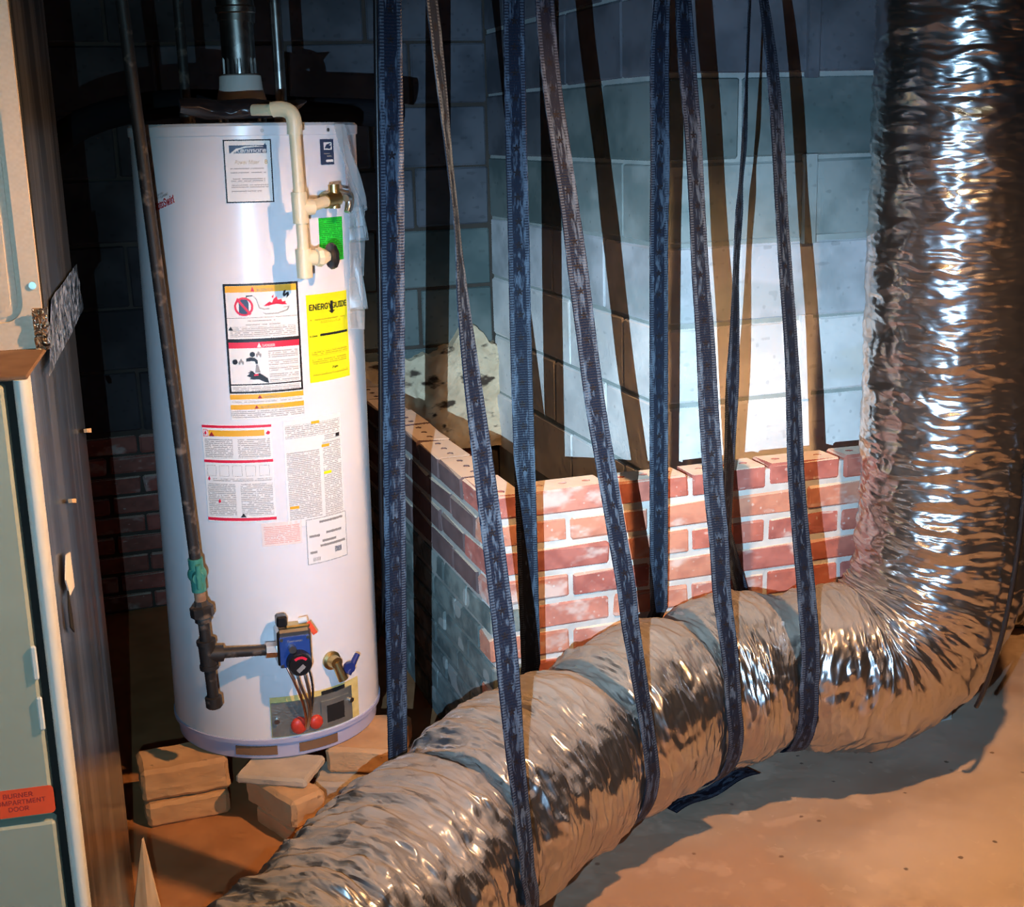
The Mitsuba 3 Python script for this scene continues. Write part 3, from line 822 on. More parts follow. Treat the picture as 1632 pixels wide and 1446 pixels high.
def sticker(name, tl, br, bsdf, off=0.0012, label=None):
    (u0, z1), (u1, z0) = uz(*tl), uz(*br)
    m, uv = patch(u0, u1, z0, z1, off)
    k = add(f'{H}__{name}', hw(m), bsdf, uv=uv, label=label)
    def at(fx, fy):
        return u0 + fx * (u1 - u0), z1 + fy * (z0 - z1)
    def rect(sub, fx0, fy0, fx1, fy1, mat, o=0.0004):
        (a, b), (c, d) = at(fx0, fy0), at(fx1, fy1)
        mm, uv2 = patch(a, c, d, b, off + o)
        return add(f'{k}__{sub}', hw(mm), mat, uv=uv2)
    def word(s, fx, fy, h, mat, w=None, bold=False, slant=0.0, sub='lettering', o=0.0006, rot=0.0):
        a, b = at(fx, fy)
        return add(f'{k}__{sub}', hw(bend(text(s, h, w, bold, slant), a, b, off + o, rot)), mat)
    def frame(sub, fx0, fy0, fx1, fy1, t, mat, o=0.0004):
        (a, b), (c, d) = at(fx0, fy0), at(fx1, fy1)
        ms = [patch(a, c, b - t, b, off + o)[0], patch(a, c, d, d + t, off + o)[0], patch(a, a + t, d, b, off + o)[0], patch(c - t, c, d, b, off + o)[0]]
        return add(f'{k}__{sub}', hw(cat(*ms)), mat)
    def poly(sub, pts, mat, o=0.0006):
        from shapely.geometry import Polygon
        W, Hh = u1 - u0, z1 - z0
        pg = Polygon([(x * W, -y * Hh) for x, y in pts]).buffer(0)
        ms = [trimesh.creation.extrude_polygon(g, 0.0003, engine='earcut') for g in getattr(pg, 'geoms', [pg])]
        return add(f'{k}__{sub}', hw(bend(cat(*ms), u0, z1, off + o)), mat)
    return k, rect, word, frame, poly, (u1 - u0, z1 - z0)


# name plate
k, rect, word, frame, poly, (w, h) = sticker('name_label', (355, 223), (437, 322), 'mat_white_paper', label='white name label with a navy heading')
frame('border', 0, 0, 1, 1, 0.0025, 'mat_black_print')
rect('heading', 0.12, 0.09, 0.90, 0.215, 'mat_navy_print')
poly('swoosh', [(0.14, 0.215), (0.25, 0.15), (0.45, 0.105), (0.70, 0.10), (0.92, 0.12), (0.70, 0.115), (0.45, 0.13), (0.28, 0.17), (0.20, 0.215)], 'mat_white_paper')
poly('arrow', [(0.82, 0.13), (0.87, 0.055), (0.90, 0.13)], 'mat_navy_print')
word('Kenmore', 0.24, 0.205, 0.0088, 'mat_white_paper', w * 0.64, True, 0.25)
word('Power Miser', 0.22, 0.385, 0.0075, 'mat_brown_print', w * 0.50, False, 0.25)
word('8', 0.84, 0.385, 0.0085, 'mat_brown_print', None, True)
for y0, y1, x1 in ((0.44, 0.47, 0.82), (0.50, 0.53, 0.86), (0.61, 0.68, 0.84), (0.71, 0.77, 0.90), (0.80, 0.84, 0.75)):
    rect('small_print', 0.12, y0, x1, y1, 'mat_paragraph')
# red script on the left
u, z = uz(249, 336)
for i, (s, hh, ww, mat, dy) in enumerate((('RotoSwirl', 0.016, 0.062, 'mat_darkred_print', 0.0), ('SELF-CLEANING', 0.005, 0.04, 'mat_grey_print', 0.022), ('FEATURES', 0.004, 0.022, 'mat_grey_print', 0.030))):
    add(H + '__script_lettering', hw(bend(text(s, hh, ww, i == 0, 0.2), u + 0.004 * i, z + dy, 0.0006, 0.30)), mat, label='dark red slanted script' if i == 0 else None)
# large warning label
k, rect, word, frame, poly, (w, h) = sticker('warning_label', (355, 453), (485, 662), 'mat_white_paper', label='tall warning label with orange and red bands')
frame('black_border', 0, 0, 1, 0.802, 0.0042, 'mat_black_print')
rect('orange_band', 0.025, 0.015, 0.975, 0.062, 'mat_orange_print')
word('WARNING', 0.44, 0.056, 0.0055, 'mat_brown_print', w * 0.22, True, o=0.001)
poly('triangle', [(0.36, 0.057), (0.385, 0.022), (0.41, 0.057)], 'mat_red_print', 0.001)
th = np.linspace(0, 2 * np.pi, 28)
asp = w / h
ring = [(0.26 + 0.125 * np.cos(t), 0.165 + 0.125 * asp * np.sin(t)) for t in th] + [(0.26 + 0.098 * np.cos(t), 0.165 + 0.098 * asp * np.sin(t)) for t in th[::-1]]
poly('fuel_can', [(0.20, 0.125), (0.23, 0.11), (0.31, 0.118), (0.325, 0.14), (0.325, 0.22), (0.195, 0.22)], 'mat_navy_print', 0.0006)
poly('spout', [(0.285, 0.12), (0.30, 0.085), (0.38, 0.085), (0.38, 0.092), (0.31, 0.093), (0.295, 0.12)], 'mat_black_print', 0.0006)
poly('ban_ring', ring, 'mat_red_print', 0.001)
poly('ban_bar', [(0.165, 0.115), (0.185, 0.10), (0.355, 0.215), (0.335, 0.23)], 'mat_red_print', 0.001)
poly('vapour_line', [(0.38, 0.085), (0.43, 0.11), (0.47, 0.175), (0.53, 0.185), (0.87, 0.175), (0.84, 0.205), (0.70, 0.225), (0.54, 0.225), (0.50, 0.21), (0.54, 0.219), (0.70, 0.218), (0.82, 0.20), (0.85, 0.181), (0.53, 0.191), (0.46, 0.181), (0.425, 0.115)], 'mat_grey_print')
poly('flames', [(0.52, 0.165), (0.60, 0.135), (0.63, 0.145), (0.66, 0.115), (0.70, 0.10), (0.71, 0.125), (0.76, 0.12), (0.77, 0.14), (0.82, 0.135), (0.81, 0.15), (0.84, 0.16)], 'mat_red_print')
poly('flame_spark', [(0.63, 0.10), (0.66, 0.085), (0.65, 0.112)], 'mat_red_print')
poly('match_scribble', [(0.78, 0.09), (0.80, 0.06), (0.83, 0.055), (0.81, 0.085), (0.86, 0.068), (0.87, 0.095), (0.83, 0.115), (0.84, 0.09), (0.80, 0.105)], 'mat_black_print')
rect('thin_rule', 0.03, 0.245, 0.97, 0.249, 'mat_grey_print')
for y0, y1, a, b in ((0.262, 0.277, 0.30, 0.70), (0.287, 0.302, 0.27, 0.73)):
    rect('small_print', a, y0, b, y1, 'mat_paragraph')
rect('small_print', 0.06, 0.312, 0.94, 0.385, 'mat_paragraph')
poly('small_triangle', [(0.04, 0.335), (0.07, 0.308), (0.10, 0.335)], 'mat_black_print', 0.001)
rect('black_rule', 0.0, 0.40, 1.0, 0.424, 'mat_black_print')
rect('red_band', 0.025, 0.424, 0.975, 0.468, 'mat_red_print', 0.0006)
word('DANGER', 0.47, 0.461, 0.0055, 'mat_pink_paper', w * 0.17, True, o=0.0012)
poly('white_triangle', [(0.40, 0.464), (0.43, 0.43), (0.46, 0.464)], 'mat_white_paper', 0.001)
for cx, cy in ((0.335, 0.515), (0.10, 0.567)):
    poly('tap', [(cx + 0.035 * np.cos(t), cy + 0.035 * asp * np.sin(t)) for t in th], 'mat_black_print')
    for q in range(3):
        poly('tap', [(cx + 0.06 + 0.022 * q + 0.014 * np.cos(t), cy + (0.022 * asp) * (1 if q != 1 else -1) * 0.6 + 0.026 * asp * np.sin(t)) for t in th], 'mat_grey_print')
poly('faucet', [(0.25, 0.545), (0.30, 0.535), (0.36, 0.54), (0.40, 0.56), (0.40, 0.585), (0.37, 0.585), (0.365, 0.567), (0.32, 0.562), (0.25, 0.567)], 'mat_black_print')
poly('water', [(0.375, 0.59), (0.40, 0.59), (0.43, 0.65), (0.36, 0.65)], 'mat_grey_print')
poly('hand', [(0.245, 0.672), (0.29, 0.655), (0.26, 0.648), (0.30, 0.643), (0.285, 0.632), (0.33, 0.64), (0.36, 0.66), (0.42, 0.655), (0.52, 0.695), (0.535, 0.73), (0.48, 0.722), (0.40, 0.70), (0.33, 0.70), (0.28, 0.695), (0.30, 0.685)], 'mat_black_print')
poly('scald_mark', [(0.34, 0.662), (0.40, 0.66), (0.40, 0.672), (0.34, 0.674)], 'mat_red_print', 0.001)
for y0, y1 in ((0.492, 0.545), (0.565, 0.60), (0.612, 0.65), (0.662, 0.695), (0.705, 0.725)):
    rect('small_print', 0.545, y0, 0.95, y1, 'mat_paragraph')
rect('black_rule', 0.0, 0.733, 1.0, 0.742, 'mat_black_print')
rect('small_print', 0.05, 0.752, 0.95, 0.788, 'mat_paragraph')
rect('yellow_band', 0.0, 0.81, 1.0, 0.846, 'mat_orange_print')
word('WARNING', 0.45, 0.841, 0.0055, 'mat_brown_print', w * 0.22, True, o=0.001)
poly('triangle', [(0.37, 0.842), (0.40, 0.816), (0.43, 0.842)], 'mat_darkred_print', 0.001)
rect('small_print', 0.02, 0.853, 0.98, 0.878, 'mat_paragraph')
rect('yellow_band', 0.0, 0.886, 1.0, 0.922, 'mat_orange_print')
word('ADVERTENCIA', 0.40, 0.916, 0.0055, 'mat_brown_print', w * 0.32, True, o=0.001)
poly('triangle', [(0.32, 0.917), (0.35, 0.892), (0.38, 0.917)], 'mat_darkred_print', 0.001)
rect('small_print', 0.0, 0.925, 1.0, 0.985, 'mat_paragraph')
# yellow energy label
k, rect, word, frame, poly, (w, h) = sticker('energy_label', (487, 471), (557, 598), 'mat_yellow_print', label='yellow energy label with black lettering')
word('ENERGYGUIDE', 0.05, 0.175, 0.0125, 'mat_black_print', w * 0.92, True)
poly('arrow', [(0.52, 0.09), (0.58, 0.09), (0.58, 0.20), (0.63, 0.20), (0.55, 0.235), (0.47, 0.20), (0.52, 0.20)], 'mat_black_print', 0.001)
for x0, y0, x1, y1 in ((0.06, 0.275, 0.94, 0.295), (0.28, 0.31, 0.78, 0.33), (0.06, 0.64, 0.94, 0.70), (0.06, 0.735, 0.90, 0.80), (0.06, 0.90, 0.94, 0.93)):
    rect('small_print', x0, y0, x1, y1, 'mat_paragraph_yellow')
rect('black_bar', 0.26, 0.452, 0.97, 0.478, 'mat_black_print')
word('LOW', 0.04, 0.478, 0.003, 'mat_black_print', w * 0.16, True)
word('760', 0.50, 0.865, 0.0045, 'mat_black_print', w * 0.14, True)
# green tag, navy label, pale label at the right
k, rect, word, frame, poly, (w, h) = sticker('green_tag', (507, 348), (547, 413), 'mat_paragraph_green', label='bright green tag')
rect('heading', 0.08, 0.06, 0.92, 0.15, 'mat_paragraph_green')
k, rect, word, frame, poly, (w, h) = sticker('navy_label', (509, 222), (532, 262), 'mat_navy_print', label='small navy label with a white emblem')
rect('emblem_field', 0.24, 0.12, 0.85, 0.42, 'mat_white_paper')
poly('emblem', [(0.28, 0.36), (0.45, 0.2), (0.8, 0.16), (0.6, 0.25), (0.8, 0.25), (0.7, 0.38), (0.45, 0.36)], 'mat_navy_print', 0.0008)
rect('small_print', 0.22, 0.55, 0.70, 0.58, 'mat_grey_print')
rect('small_print', 0.45, 0.64, 0.80, 0.69, 'mat_grey_print')
rect('white_bar', 0.36, 0.80, 0.92, 0.90, 'mat_white_paper')
k, *_ = sticker('pale_label', (547, 216), (561, 300), 'mat_paragraph_pink', label='narrow pale label with red print')
# operating instructions, text label, pink label, serial label
k, rect, word, frame, poly, (w, h) = sticker('operating_label', (322, 677), (441, 830), 'mat_white_paper', label='instruction label with three dark red bands')
for y0, y1 in ((0.0, 0.025), (0.355, 0.382), (0.955, 0.985)):
    rect('red_band', 0, y0, 1, y1, 'mat_red_print')
rect('orange_band', 0.10, 0.05, 0.90, 0.11, 'mat_orange_print')
poly('triangle', [(0.11, 0.11), (0.15, 0.065), (0.19, 0.11)], 'mat_darkred_print', 0.001)
frame('flame_box', 0.015, 0.045, 0.09, 0.115, 0.001, 'mat_red_print')
poly('flame_drop', [(0.05, 0.10), (0.035, 0.08), (0.06, 0.055), (0.07, 0.085)], 'mat_red_print', 0.001)
poly('flame_drop', [(0.92, 0.085), (0.95, 0.06), (0.98, 0.075), (0.97, 0.095), (0.94, 0.10)], 'mat_red_print', 0.001)
for x0, x1 in ((0.03, 0.45), (0.52, 0.97)):
    rect('small_print', x0, 0.135, x1, 0.335, 'mat_paragraph')
    rect('small_print', x0, 0.60, x1, 0.93, 'mat_paragraph')
rect('small_print', 0.12, 0.545, 0.97, 0.575, 'mat_paragraph')
for q in range(5):
    frame('diagram', 0.04 + 0.19 * q, 0.41, 0.18 + 0.19 * q, 0.52, 0.0006, 'mat_grey_print')
poly('flame_drop', [(0.06, 0.57), (0.045, 0.55), (0.07, 0.525), (0.085, 0.555)], 'mat_red_print', 0.001)
poly('flame_drop', [(0.20, 0.80), (0.185, 0.78), (0.21, 0.755), (0.225, 0.785)], 'mat_red_print', 0.001)
poly('triangle', [(0.50, 0.945), (0.54, 0.905), (0.58, 0.945)], 'mat_black_print', 0.001)
k, rect, word, frame, poly, (w, h) = sticker('text_label', (450, 671), (549, 823), 'mat_white_paper', label='white label full of small grey print')
rect('small_print', 0.03, 0.05, 0.97, 0.17, 'mat_paragraph')
for x0, x1, y0, y1 in ((0.03, 0.56, 0.30, 0.93), (0.62, 0.97, 0.24, 0.94), (0.66, 0.97, 0.18, 0.225)):
    rect('small_print', x0, y0, x1, y1, 'mat_paragraph')
for fx, fy, mat in ((0.44, 0.035, 'mat_orange_print'), (0.60, 0.265, 'mat_orange_print'), (0.62, 0.52, 'mat_yellow_print'), (0.04, 0.80, 'mat_orange_print')):
    rect('caution_flag', fx, fy, fx + 0.14, fy + 0.025, mat, 0.0008)
rect('logo', 0.88, 0.185, 0.95, 0.215, 'mat_black_print', 0.0008)
k, rect, word, frame, poly, (w, h) = sticker('pink_label', (416, 835), (482, 865), 'mat_pink_paper', label='small pinkish label')
rect('small_print', 0.06, 0.12, 0.95, 0.9, 'mat_paragraph_pink')
k, rect, word, frame, poly, (w, h) = sticker('serial_label', (487, 829), (553, 884), 'mat_white_paper', label='white data label with a thin blue border')
frame('border', 0, 0, 1, 1, 0.0012, 'mat_grey_print')
for x0, x1, y in ((0.30, 0.9, 0.07), (0.45, 0.85, 0.33), (0.06, 0.30, 0.36), (0.35, 0.70, 0.50), (0.30, 0.95, 0.60), (0.06, 0.22, 0.72)):
    rect('small_print', x0, y, x1, y + 0.05, 'mat_grey_print')
for q in range(6):
    rect('barcode', 0.66 + 0.03 * q, 0.72, 0.66 + 0.03 * q + 0.018, 0.84, 'mat_navy_print')
    rect('barcode', 0.12 + 0.03 * q, 0.86, 0.12 + 0.03 * q + 0.014, 0.94, 'mat_grey_print')

# burner opening with its inner door
(u0, z1), (u1, z0) = uz(430, 1120), uz(572, 1140)
z1, z0 = uz(500, 1100)[1] - 0.004, uz(500, 1169)[1] + 0.004
m, _ = patch(u0, u1, z0, z1, 0.0010)
k = add(H + '__burner_opening', hw(m), 'mat_insulation', label='burner opening with bare metal inner door and yellow insulation')
du, dz = u1 - u0, z1 - z0
m, _ = patch(u0 + 0.002, u0 + du * 0.88, z0 + 0.003, z1 - dz * 0.13, 0.005, 0.004)
add(k + '__inner_door', hw(m), 'mat_panel_metal', label='grey sheet metal inner door')
m, _ = patch(u0 + du * 0.52, u0 + du * 0.80, z1 - dz * 0.17, z1 - dz * 0.04, 0.0026, 0.002)
add(k + '__gap', hw(m), 'mat_dark_hole')
m, _ = patch(u0 + du * 0.50, u0 + du * 0.83, z0 + dz * 0.10, z0 + dz * 0.72, 0.008, 0.004)
add(k + '__window_frame', hw(m), 'mat_panel_metal')
m, _ = patch(u0 + du * 0.56, u0 + du * 0.76, z0 + dz * 0.18, z0 + dz * 0.60, 0.009, 0.002)
add(k + '__sight_window', hw(m), 'mat_dark_hole', label='dark square sight glass')
for fu, fz in ((0.06, 0.45), (0.84, 0.55)):
    add(k + '__screw', hw(bend(trimesh.creation.cylinder(0.006, 0.012, sections=10), u0 + du * fu, z0 + dz * fz, 0.009)), 'mat_steel', 30)
for fu, rr in ((0.27, 0.019), (0.44, 0.016)):
    c = trimesh.creation.icosphere(3, rr)
    c.apply_scale([1, 1.1, 0.6])
    add(k + '__red_grommet', hw(bend(c, u0 + du * fu, z0 + dz * 0.27, 0.008)), 'mat_red_cap', True, label='red rubber grommet')

# gas control valve
gu, gz = uz(463, 1022)
gz -= 0.0
n_out = cyl(gu, gz, 1.0) - cyl(gu, gz, 0.0); n_out /= np.linalg.norm(n_out)
rgt = np.cross([0, 0, 1.0], n_out); rgt /= np.linalg.norm(rgt)
gc = cyl(gu, gz)


def gv(m):
    M = np.eye(4); M[:3, 0], M[:3, 1], M[:3, 2], M[:3, 3] = rgt, [0, 0, 1], n_out, gc
    return hw(moved(m, M))


k = H + '__gas_control'
add(k, gv(cat(box((0.0, 0.004, 0.028), (0.076, 0.088, 0.056), 0.006), align(trimesh.creation.cylinder(0.02, 0.03, sections=24), (0, 0, 0.005), (0, 0, 1)))), 'mat_steel', 30, label='metal gas control valve with a blue face')
add(k + '__blue_face', gv(box((0.0, -0.003, 0.058), (0.068, 0.072, 0.004), 0.001)), 'mat_blue_face')
for sx in (-1, 1):
    for sy in (-1, 1):
        add(k + '__screw', gv(align(trimesh.creation.cylinder(0.004, 0.004, sections=10), (sx * 0.030, -0.003 + sy * 0.031, 0.061), (0, 0, 1))), 'mat_steel', 30)
add(k + '__black_clip', gv(box((-0.024, 0.066, 0.035), (0.024, 0.026, 0.03), 0.004)), 'mat_black_plastic')
add(k + '__brass_bar', gv(box((0.010, 0.050, 0.036), (0.055, 0.010, 0.03), 0.003)), 'mat_brass')
add(k + '__orange_tab', gv(moved(box((0, 0, 0), (0.012, 0.034, 0.003), 0.001), trimesh.transformations.concatenate_matrices(trimesh.transformations.translation_matrix([0.042, 0.042, 0.045]), trimesh.transformations.rotation_matrix(0.5, [0, 0, 1])))), 'mat_sticker_orange')
add(k + '__white_cap', gv(align(trimesh.creation.cylinder(0.007, 0.02, sections=16), (0.024, 0.062, 0.04), (1, 0.2, 0.3))), 'mat_white_paper', 30)
add(k + '__pilot_button', gv(align(trimesh.creation.cylinder(0.0085, 0.018, sections=20), (-0.008, 0.008, 0.068), (0, 0, 1))), 'mat_steel', 30)
kk = add(k + '__knob', gv(align(lathe([(0, 0), (0.028, 0), (0.0285, 0.003), (0.0265, 0.022), (0.024, 0.026), (0, 0.026)], 40), (0.006, -0.027, 0.060), (0, 0, 1))), 'mat_black_plastic', 30, label='round black temperature knob')
arc = np.linspace(0.7, 2.3, 14)
rp = [(0.021 * math.cos(t), 0.021 * math.sin(t)) for t in arc] + [(0.015 * math.cos(t), 0.015 * math.sin(t)) for t in arc[::-1]]
from shapely.geometry import Polygon as _Poly
mm = trimesh.creation.extrude_polygon(_Poly(rp), 0.0012, engine='earcut'); mm.apply_translation([0.006, -0.027, 0.0862])
mm2 = box((0, 0, 0), (0.020, 0.010, 0.0012)); mm2.apply_transform(trimesh.transformations.rotation_matrix(0.7, [0, 0, 1])); mm2.apply_translation([0.007, -0.035, 0.0866])
nm = k + '__dial_marks'
add(nm, gv(mm), 'mat_red_print', label='red arc on the knob')
add(nm, gv(mm2), 'mat_grey_print')
word_m = text('Thermostat', 0.005, 0.034)
word_m.apply_translation([-0.017, 0.020, 0.0602])
add(k + '__lettering', gv(word_m), 'mat_grey_print')
# tubes from the valve to the burner
bz = z0 + dz * 0.35
tub = u0 + du * 0.34
for du_, mat, r, wob in ((-0.022, 'mat_copper', 0.0028, 0.004), (0.002, 'mat_steel', 0.0034, -0.004), (0.011, 'mat_steel', 0.0036, 0.003), (0.018, 'mat_black_plastic', 0.0022, 0.008)):
    p0 = cyl(gu + 0.006 + du_, gz - 0.045, 0.030)
    p1 = cyl(gu + 0.008 + du_ * 0.8 + wob, gz - 0.075, 0.040)
    p2 = cyl(tub + du_ * 0.4, bz + 0.045, 0.035)
    p3 = cyl(tub + du_ * 0.2, bz, 0.022)
    p4 = cyl(tub + du_ * 0.3, bz - 0.022, 0.006)
    add(H + '__burner_tube', hw(tube(spline([p0, p1, p2, p3, p4], 30), r, 10)), mat, True)
# drain valve
vu, vz = uz(527, 1052)
k = H + '__drain_valve'
ring = lathe([(0.010, 0), (0.022, 0), (0.022, 0.006), (0.016, 0.009), (0.013, 0.026), (0, 0.026)], 32)
add(k, hw(bend(ring, vu, vz, 0.001)), 'mat_brass', 30, label='brass drain valve')
p = cyl(vu + 0.012, vz - 0.022, 0.03)
add(k + '__spout', hw(rod(cyl(vu, vz, 0.02), p + [0, 0, -0.022], 0.010, 0.012)), 'mat_brass', 30)
hp = cyl(vu + 0.024, vz - 0.016, 0.036)
pr = cyl(vu + 0.06, vz, 0.036) - hp; pr /= np.linalg.norm(pr)
add(k + '__handle', hw(cat(rod(hp - pr * 0.006 - [0, 0, .012], hp + pr * 0.030 + [0, 0, .014], 0.0085, 0.006), align(trimesh.creation.cylinder(0.013, 0.012, sections=20), hp, n_out))), 'mat_blue_plastic', 40, label='blue plastic handle')
# draft hood
top = HZ1 + 0.004
tp = (TILT @ np.r_[HX, HY, top, 1])[:3]
add(H + '__draft_hood', moved(lathe([(0.072, 0.020), (0.074, 0.022), (0.066, 0.030), (0.055, 0.048), (0.048, 0.075), (0.046, 0.100), (0.040, 0.104), (0.0, 0.104)], 64), trimesh.transformations.translation_matrix(tp)), 'mat_draft_hood', 40, label='pale cone shaped draft hood')
for a in (0.5, 2.1, 3.6, 5.2):
    q = tp + [0.06 * math.cos(a), 0.06 * math.sin(a), 0]
    add(H + '__draft_hood__leg', rod(q - [0, 0, .004], q + [0, 0, 0.032], 0.004), 'mat_steel', 30)
tag(H, 'tall white cylindrical gas water heater covered in labels, standing on bricks', 'water heater')

# ------------------------------------------------------------------ vent and water pipes above the heater
V = 'vent_pipe'
vz0 = tp[2] + 0.100
sec = []
a = np.linspace(0, 2 * np.pi, 97)[:-1]
for r0, z, amp in ((0.037, 0.0, 0.0), (0.036, 0.004, 0.0022), (0.0355, 0.034, 0.0022), (0.037, 0.040, 0.0), (0.037, 0.12, 0.0)):
    rr = r0 + amp * np.sign(np.sin(a * 14))
    sec.append(np.stack([tp[0] + rr * np.cos(a), tp[1] + rr * np.sin(a), np.full_like(a, vz0 + z)], -1))
sec = np.array(sec); sec = np.concatenate([sec, sec[:, :1]], 1)
add(V + '__crimped_pipe', grid(sec[:, ::-1]), 'mat_galvanised', 40)
pts = [tp + [0, 0, 0.215], tp + [0, 0, 0.26], tp + [-0.02, 0.0, 0.32], tp + [-0.09, 0.02, 0.38], tp + [-0.22, 0.05, 0.42], tp + [-0.5, 0.1, 0.5]]
add(V + '__elbow', tube(spline(pts, 40), 0.041, 36), 'mat_galvanised', 40)
add(V + '__collar', moved(lathe([(0.041, 0), (0.044, 0.003), (0.044, 0.014), (0.041, 0.017)], 48), trimesh.transformations.translation_matrix(tp + [0, 0, 0.232])), 'mat_galvanised', 40)
tag(V, 'galvanised vent pipe with a crimped end rising from the draft hood', 'pipe')
W_ = on(1, HY - 0.02, 296, 155); W_[2] = HZ1
add('water_pipe', cat(rod(W_, W_ + [0, 0, 0.7], 0.011), rod(W_, W_ + [0, 0, .03], 0.017)), 'mat_iron', 30, label='thin water pipe rising from the heater top, left of the vent pipe', category='pipe')
W_ = on(1, HY - 0.02, 448, 155); W_[2] = HZ1
add('water_pipe', cat(rod(W_, W_ + [0, 0, 0.7], 0.013), rod(W_, W_ + [0, 0, .03], 0.019)), 'mat_galvanised', 30, label='thicker water pipe rising from the heater top, right of the vent pipe', category='pipe')
# the black film that sags over the heater's top edge
n1, n2 = 70, 22
L0, R0 = on(1, HY - 0.215, 284, 157), on(1, HY - 0.215, 484, 160)
P = np.zeros((n1, n2, 3))
for i in range(n1):
    f = i / (n1 - 1)
    top = L0 + (R0 - L0) * f + [0, 0.008 * math.sin(f * 9), 0.002 * math.sin(f * 14)]
    drop = 0.008 + 0.040 * math.sin(math.pi * min(1.0, 0.12 + f * 0.88)) ** 0.6
    for j in range(n2):
        g = j / (n2 - 2) if j < n2 - 1 else 0.0
        back = 0.004 if j == n2 - 1 else 0.0
        w = meshkit.noise(np.array([f * 8, g * 3, 1.0])) * 0.012 + meshkit.noise(np.array([f * 21, g * 6, 5.0])) * 0.005
        P[i, j] = top + [0.0, -0.030 * math.sin(math.pi * min(g, 1)) - w + back, -drop * g]
P[..., 2] = np.maximum(P[..., 2], HZ1 + 0.009)
add('black_plastic_film', grid(P), 'mat_black_film', True, label='black plastic film sagging along the top edge of the water heater', category='plastic film')
pts = [on(1, 3.45, x, y) for x, y in [(60, 260), (150, 190), (235, 170), (330, 165), (450, 175), (540, 178), (640, 185)]]
add('black_hose', tube(spline(pts, 60), 0.034, 24), 'mat_black_foam', True, label='black insulated hose passing behind the top of the water heater', category='hose')

# ------------------------------------------------------------------ gas pipe
G = 'gas_pipe'


def off_jacket(px, py, o):
    u, z = uz(px, py)
    return (TILT @ np.r_[cyl(u, z, o), 1])[:3]


valve = (TILT @ np.r_[gc + n_out * 0.03 - rgt * 0.036 + [0, 0, -0.004], 1])[:3]
plane_n = np.cross(rgt, [0, 0, 1.0])
A_ = lambda px, py: on_plane(valve - n_out * 0.0, n_out, px, py)
tee = A_(331, 1043)
up = [A_(212, 150), A_(240, 350), A_(272, 600), A_(305, 878)]
vtop = tee + (A_(305, 878) - tee)
# a straight vertical run through the tee
zdir = np.array([0.0, 0, 1])
lean = (A_(240, 350) - tee); lean /= np.linalg.norm(lean)
hgt = lambda py: tee + lean * ((A_(240 + (py - 350) * 0.131, py) - tee) @ lean)
add(G + '__riser', rod(hgt(900), tee + lean * 1.45, 0.0125), 'mat_iron', 40)
add(G + '__shutoff_valve', cat(rod(hgt(942), hgt(890), 0.016), rod(hgt(915) - n_out * 0.02, hgt(915) + n_out * 0.035, 0.013), align(trimesh.creation.icosphere(2, 0.021), hgt(915), (0, 0, 1))), 'mat_green_valve', 40, label='green shutoff valve')
vh = hgt(912) + n_out * 0.036
add(G + '__shutoff_valve__handle', cat(box((0, 0, 0), (0.012, 0.012, 0.012), 0.002).apply_translation(vh), rod(vh + [0, 0, -0.028], vh + [0, 0, 0.026], 0.006)), 'mat_green_valve', 40)
add(G + '__nipple', rod(hgt(965), hgt(938), 0.0125), 'mat_rust', 40, label='rusty nipple')
add(G + '__union', align(lathe([(0.013, -0.026), (0.018, -0.024), (0.018, -0.012), (0.026, -0.010), (0.026, 0.012), (0.018, 0.016), (0.014, 0.026)], 8), hgt(975), lean), 'mat_iron', 25)
add(G + '__nipple', rod(tee, hgt(985), 0.0125), 'mat_iron', 40)
add(G + '__tee', cat(rod(tee - lean * 0.034, tee + lean * 0.034, 0.0185), rod(tee, tee + (valve - tee) / np.linalg.norm(valve - tee) * 0.034, 0.0185),
                     rod(tee - lean * 0.034, tee - lean * 0.024, 0.021), rod(tee + lean * 0.024, tee + lean * 0.034, 0.021)), 'mat_iron', 40)
add(G + '__branch', rod(tee, valve, 0.0115), 'mat_iron', 40)
vd = (valve - tee) / np.linalg.norm(valve - tee)
add(G + '__coupling', align(lathe([(0.0, -0.012), (0.019, -0.012), (0.019, 0.012), (0, 0.012)], 8), valve - vd * 0.014, vd), 'mat_steel', 20)
add(G + '__drip_leg', rod(tee - lean * 0.03, tee - lean * 0.110, 0.0125), 'mat_iron', 40)
add(G + '__end_cap', align(lathe([(0, 0), (0.015, 0), (0.0185, 0.004), (0.0185, 0.026), (0.013, 0.028)], 32), tee - lean * 0.128, lean), 'mat_iron', 40)
tag(G, 'dark iron gas pipe with fittings running down the left of the water heater', 'pipe')

# ------------------------------------------------------------------ cream relief pipe
O = 'relief_pipe'
o_n = (cyl(uz(475, 330)[0], 1.3, 1) - cyl(uz(475, 330)[0], 1.3, 0)); o_n /= np.linalg.norm(o_n)
o_p = off_jacket(478, 330, 0.075)
B_ = lambda px, py: on_plane(o_p, o_n, px, py)
e, t1, t2, low = B_(468, 190), B_(478, 331), B_(484, 412), B_(487, 444)
d_ = (t1 - low) / np.linalg.norm(t1 - low)
add(O + '__pipe', rod(low, e, 0.0118), 'mat_cpvc', 40)
back = np.cross(d_, [0, 0, 1.0])
side = np.cross([0, 0, 1.0], o_n); side /= np.linalg.norm(side)
into = -o_n
el = spline([e - d_ * 0.030, e, e + d_ * 0.012 - side * 0.003 + into * 0.004, e + d_ * 0.020 - side * 0.012 + into * 0.016, e + d_ * 0.020 - side * 0.030 + into * 0.035], 24)
add(O + '__elbow', tube(el, 0.0158, 24), 'mat_cpvc', 40)
ru, rz = uz(424, 189)
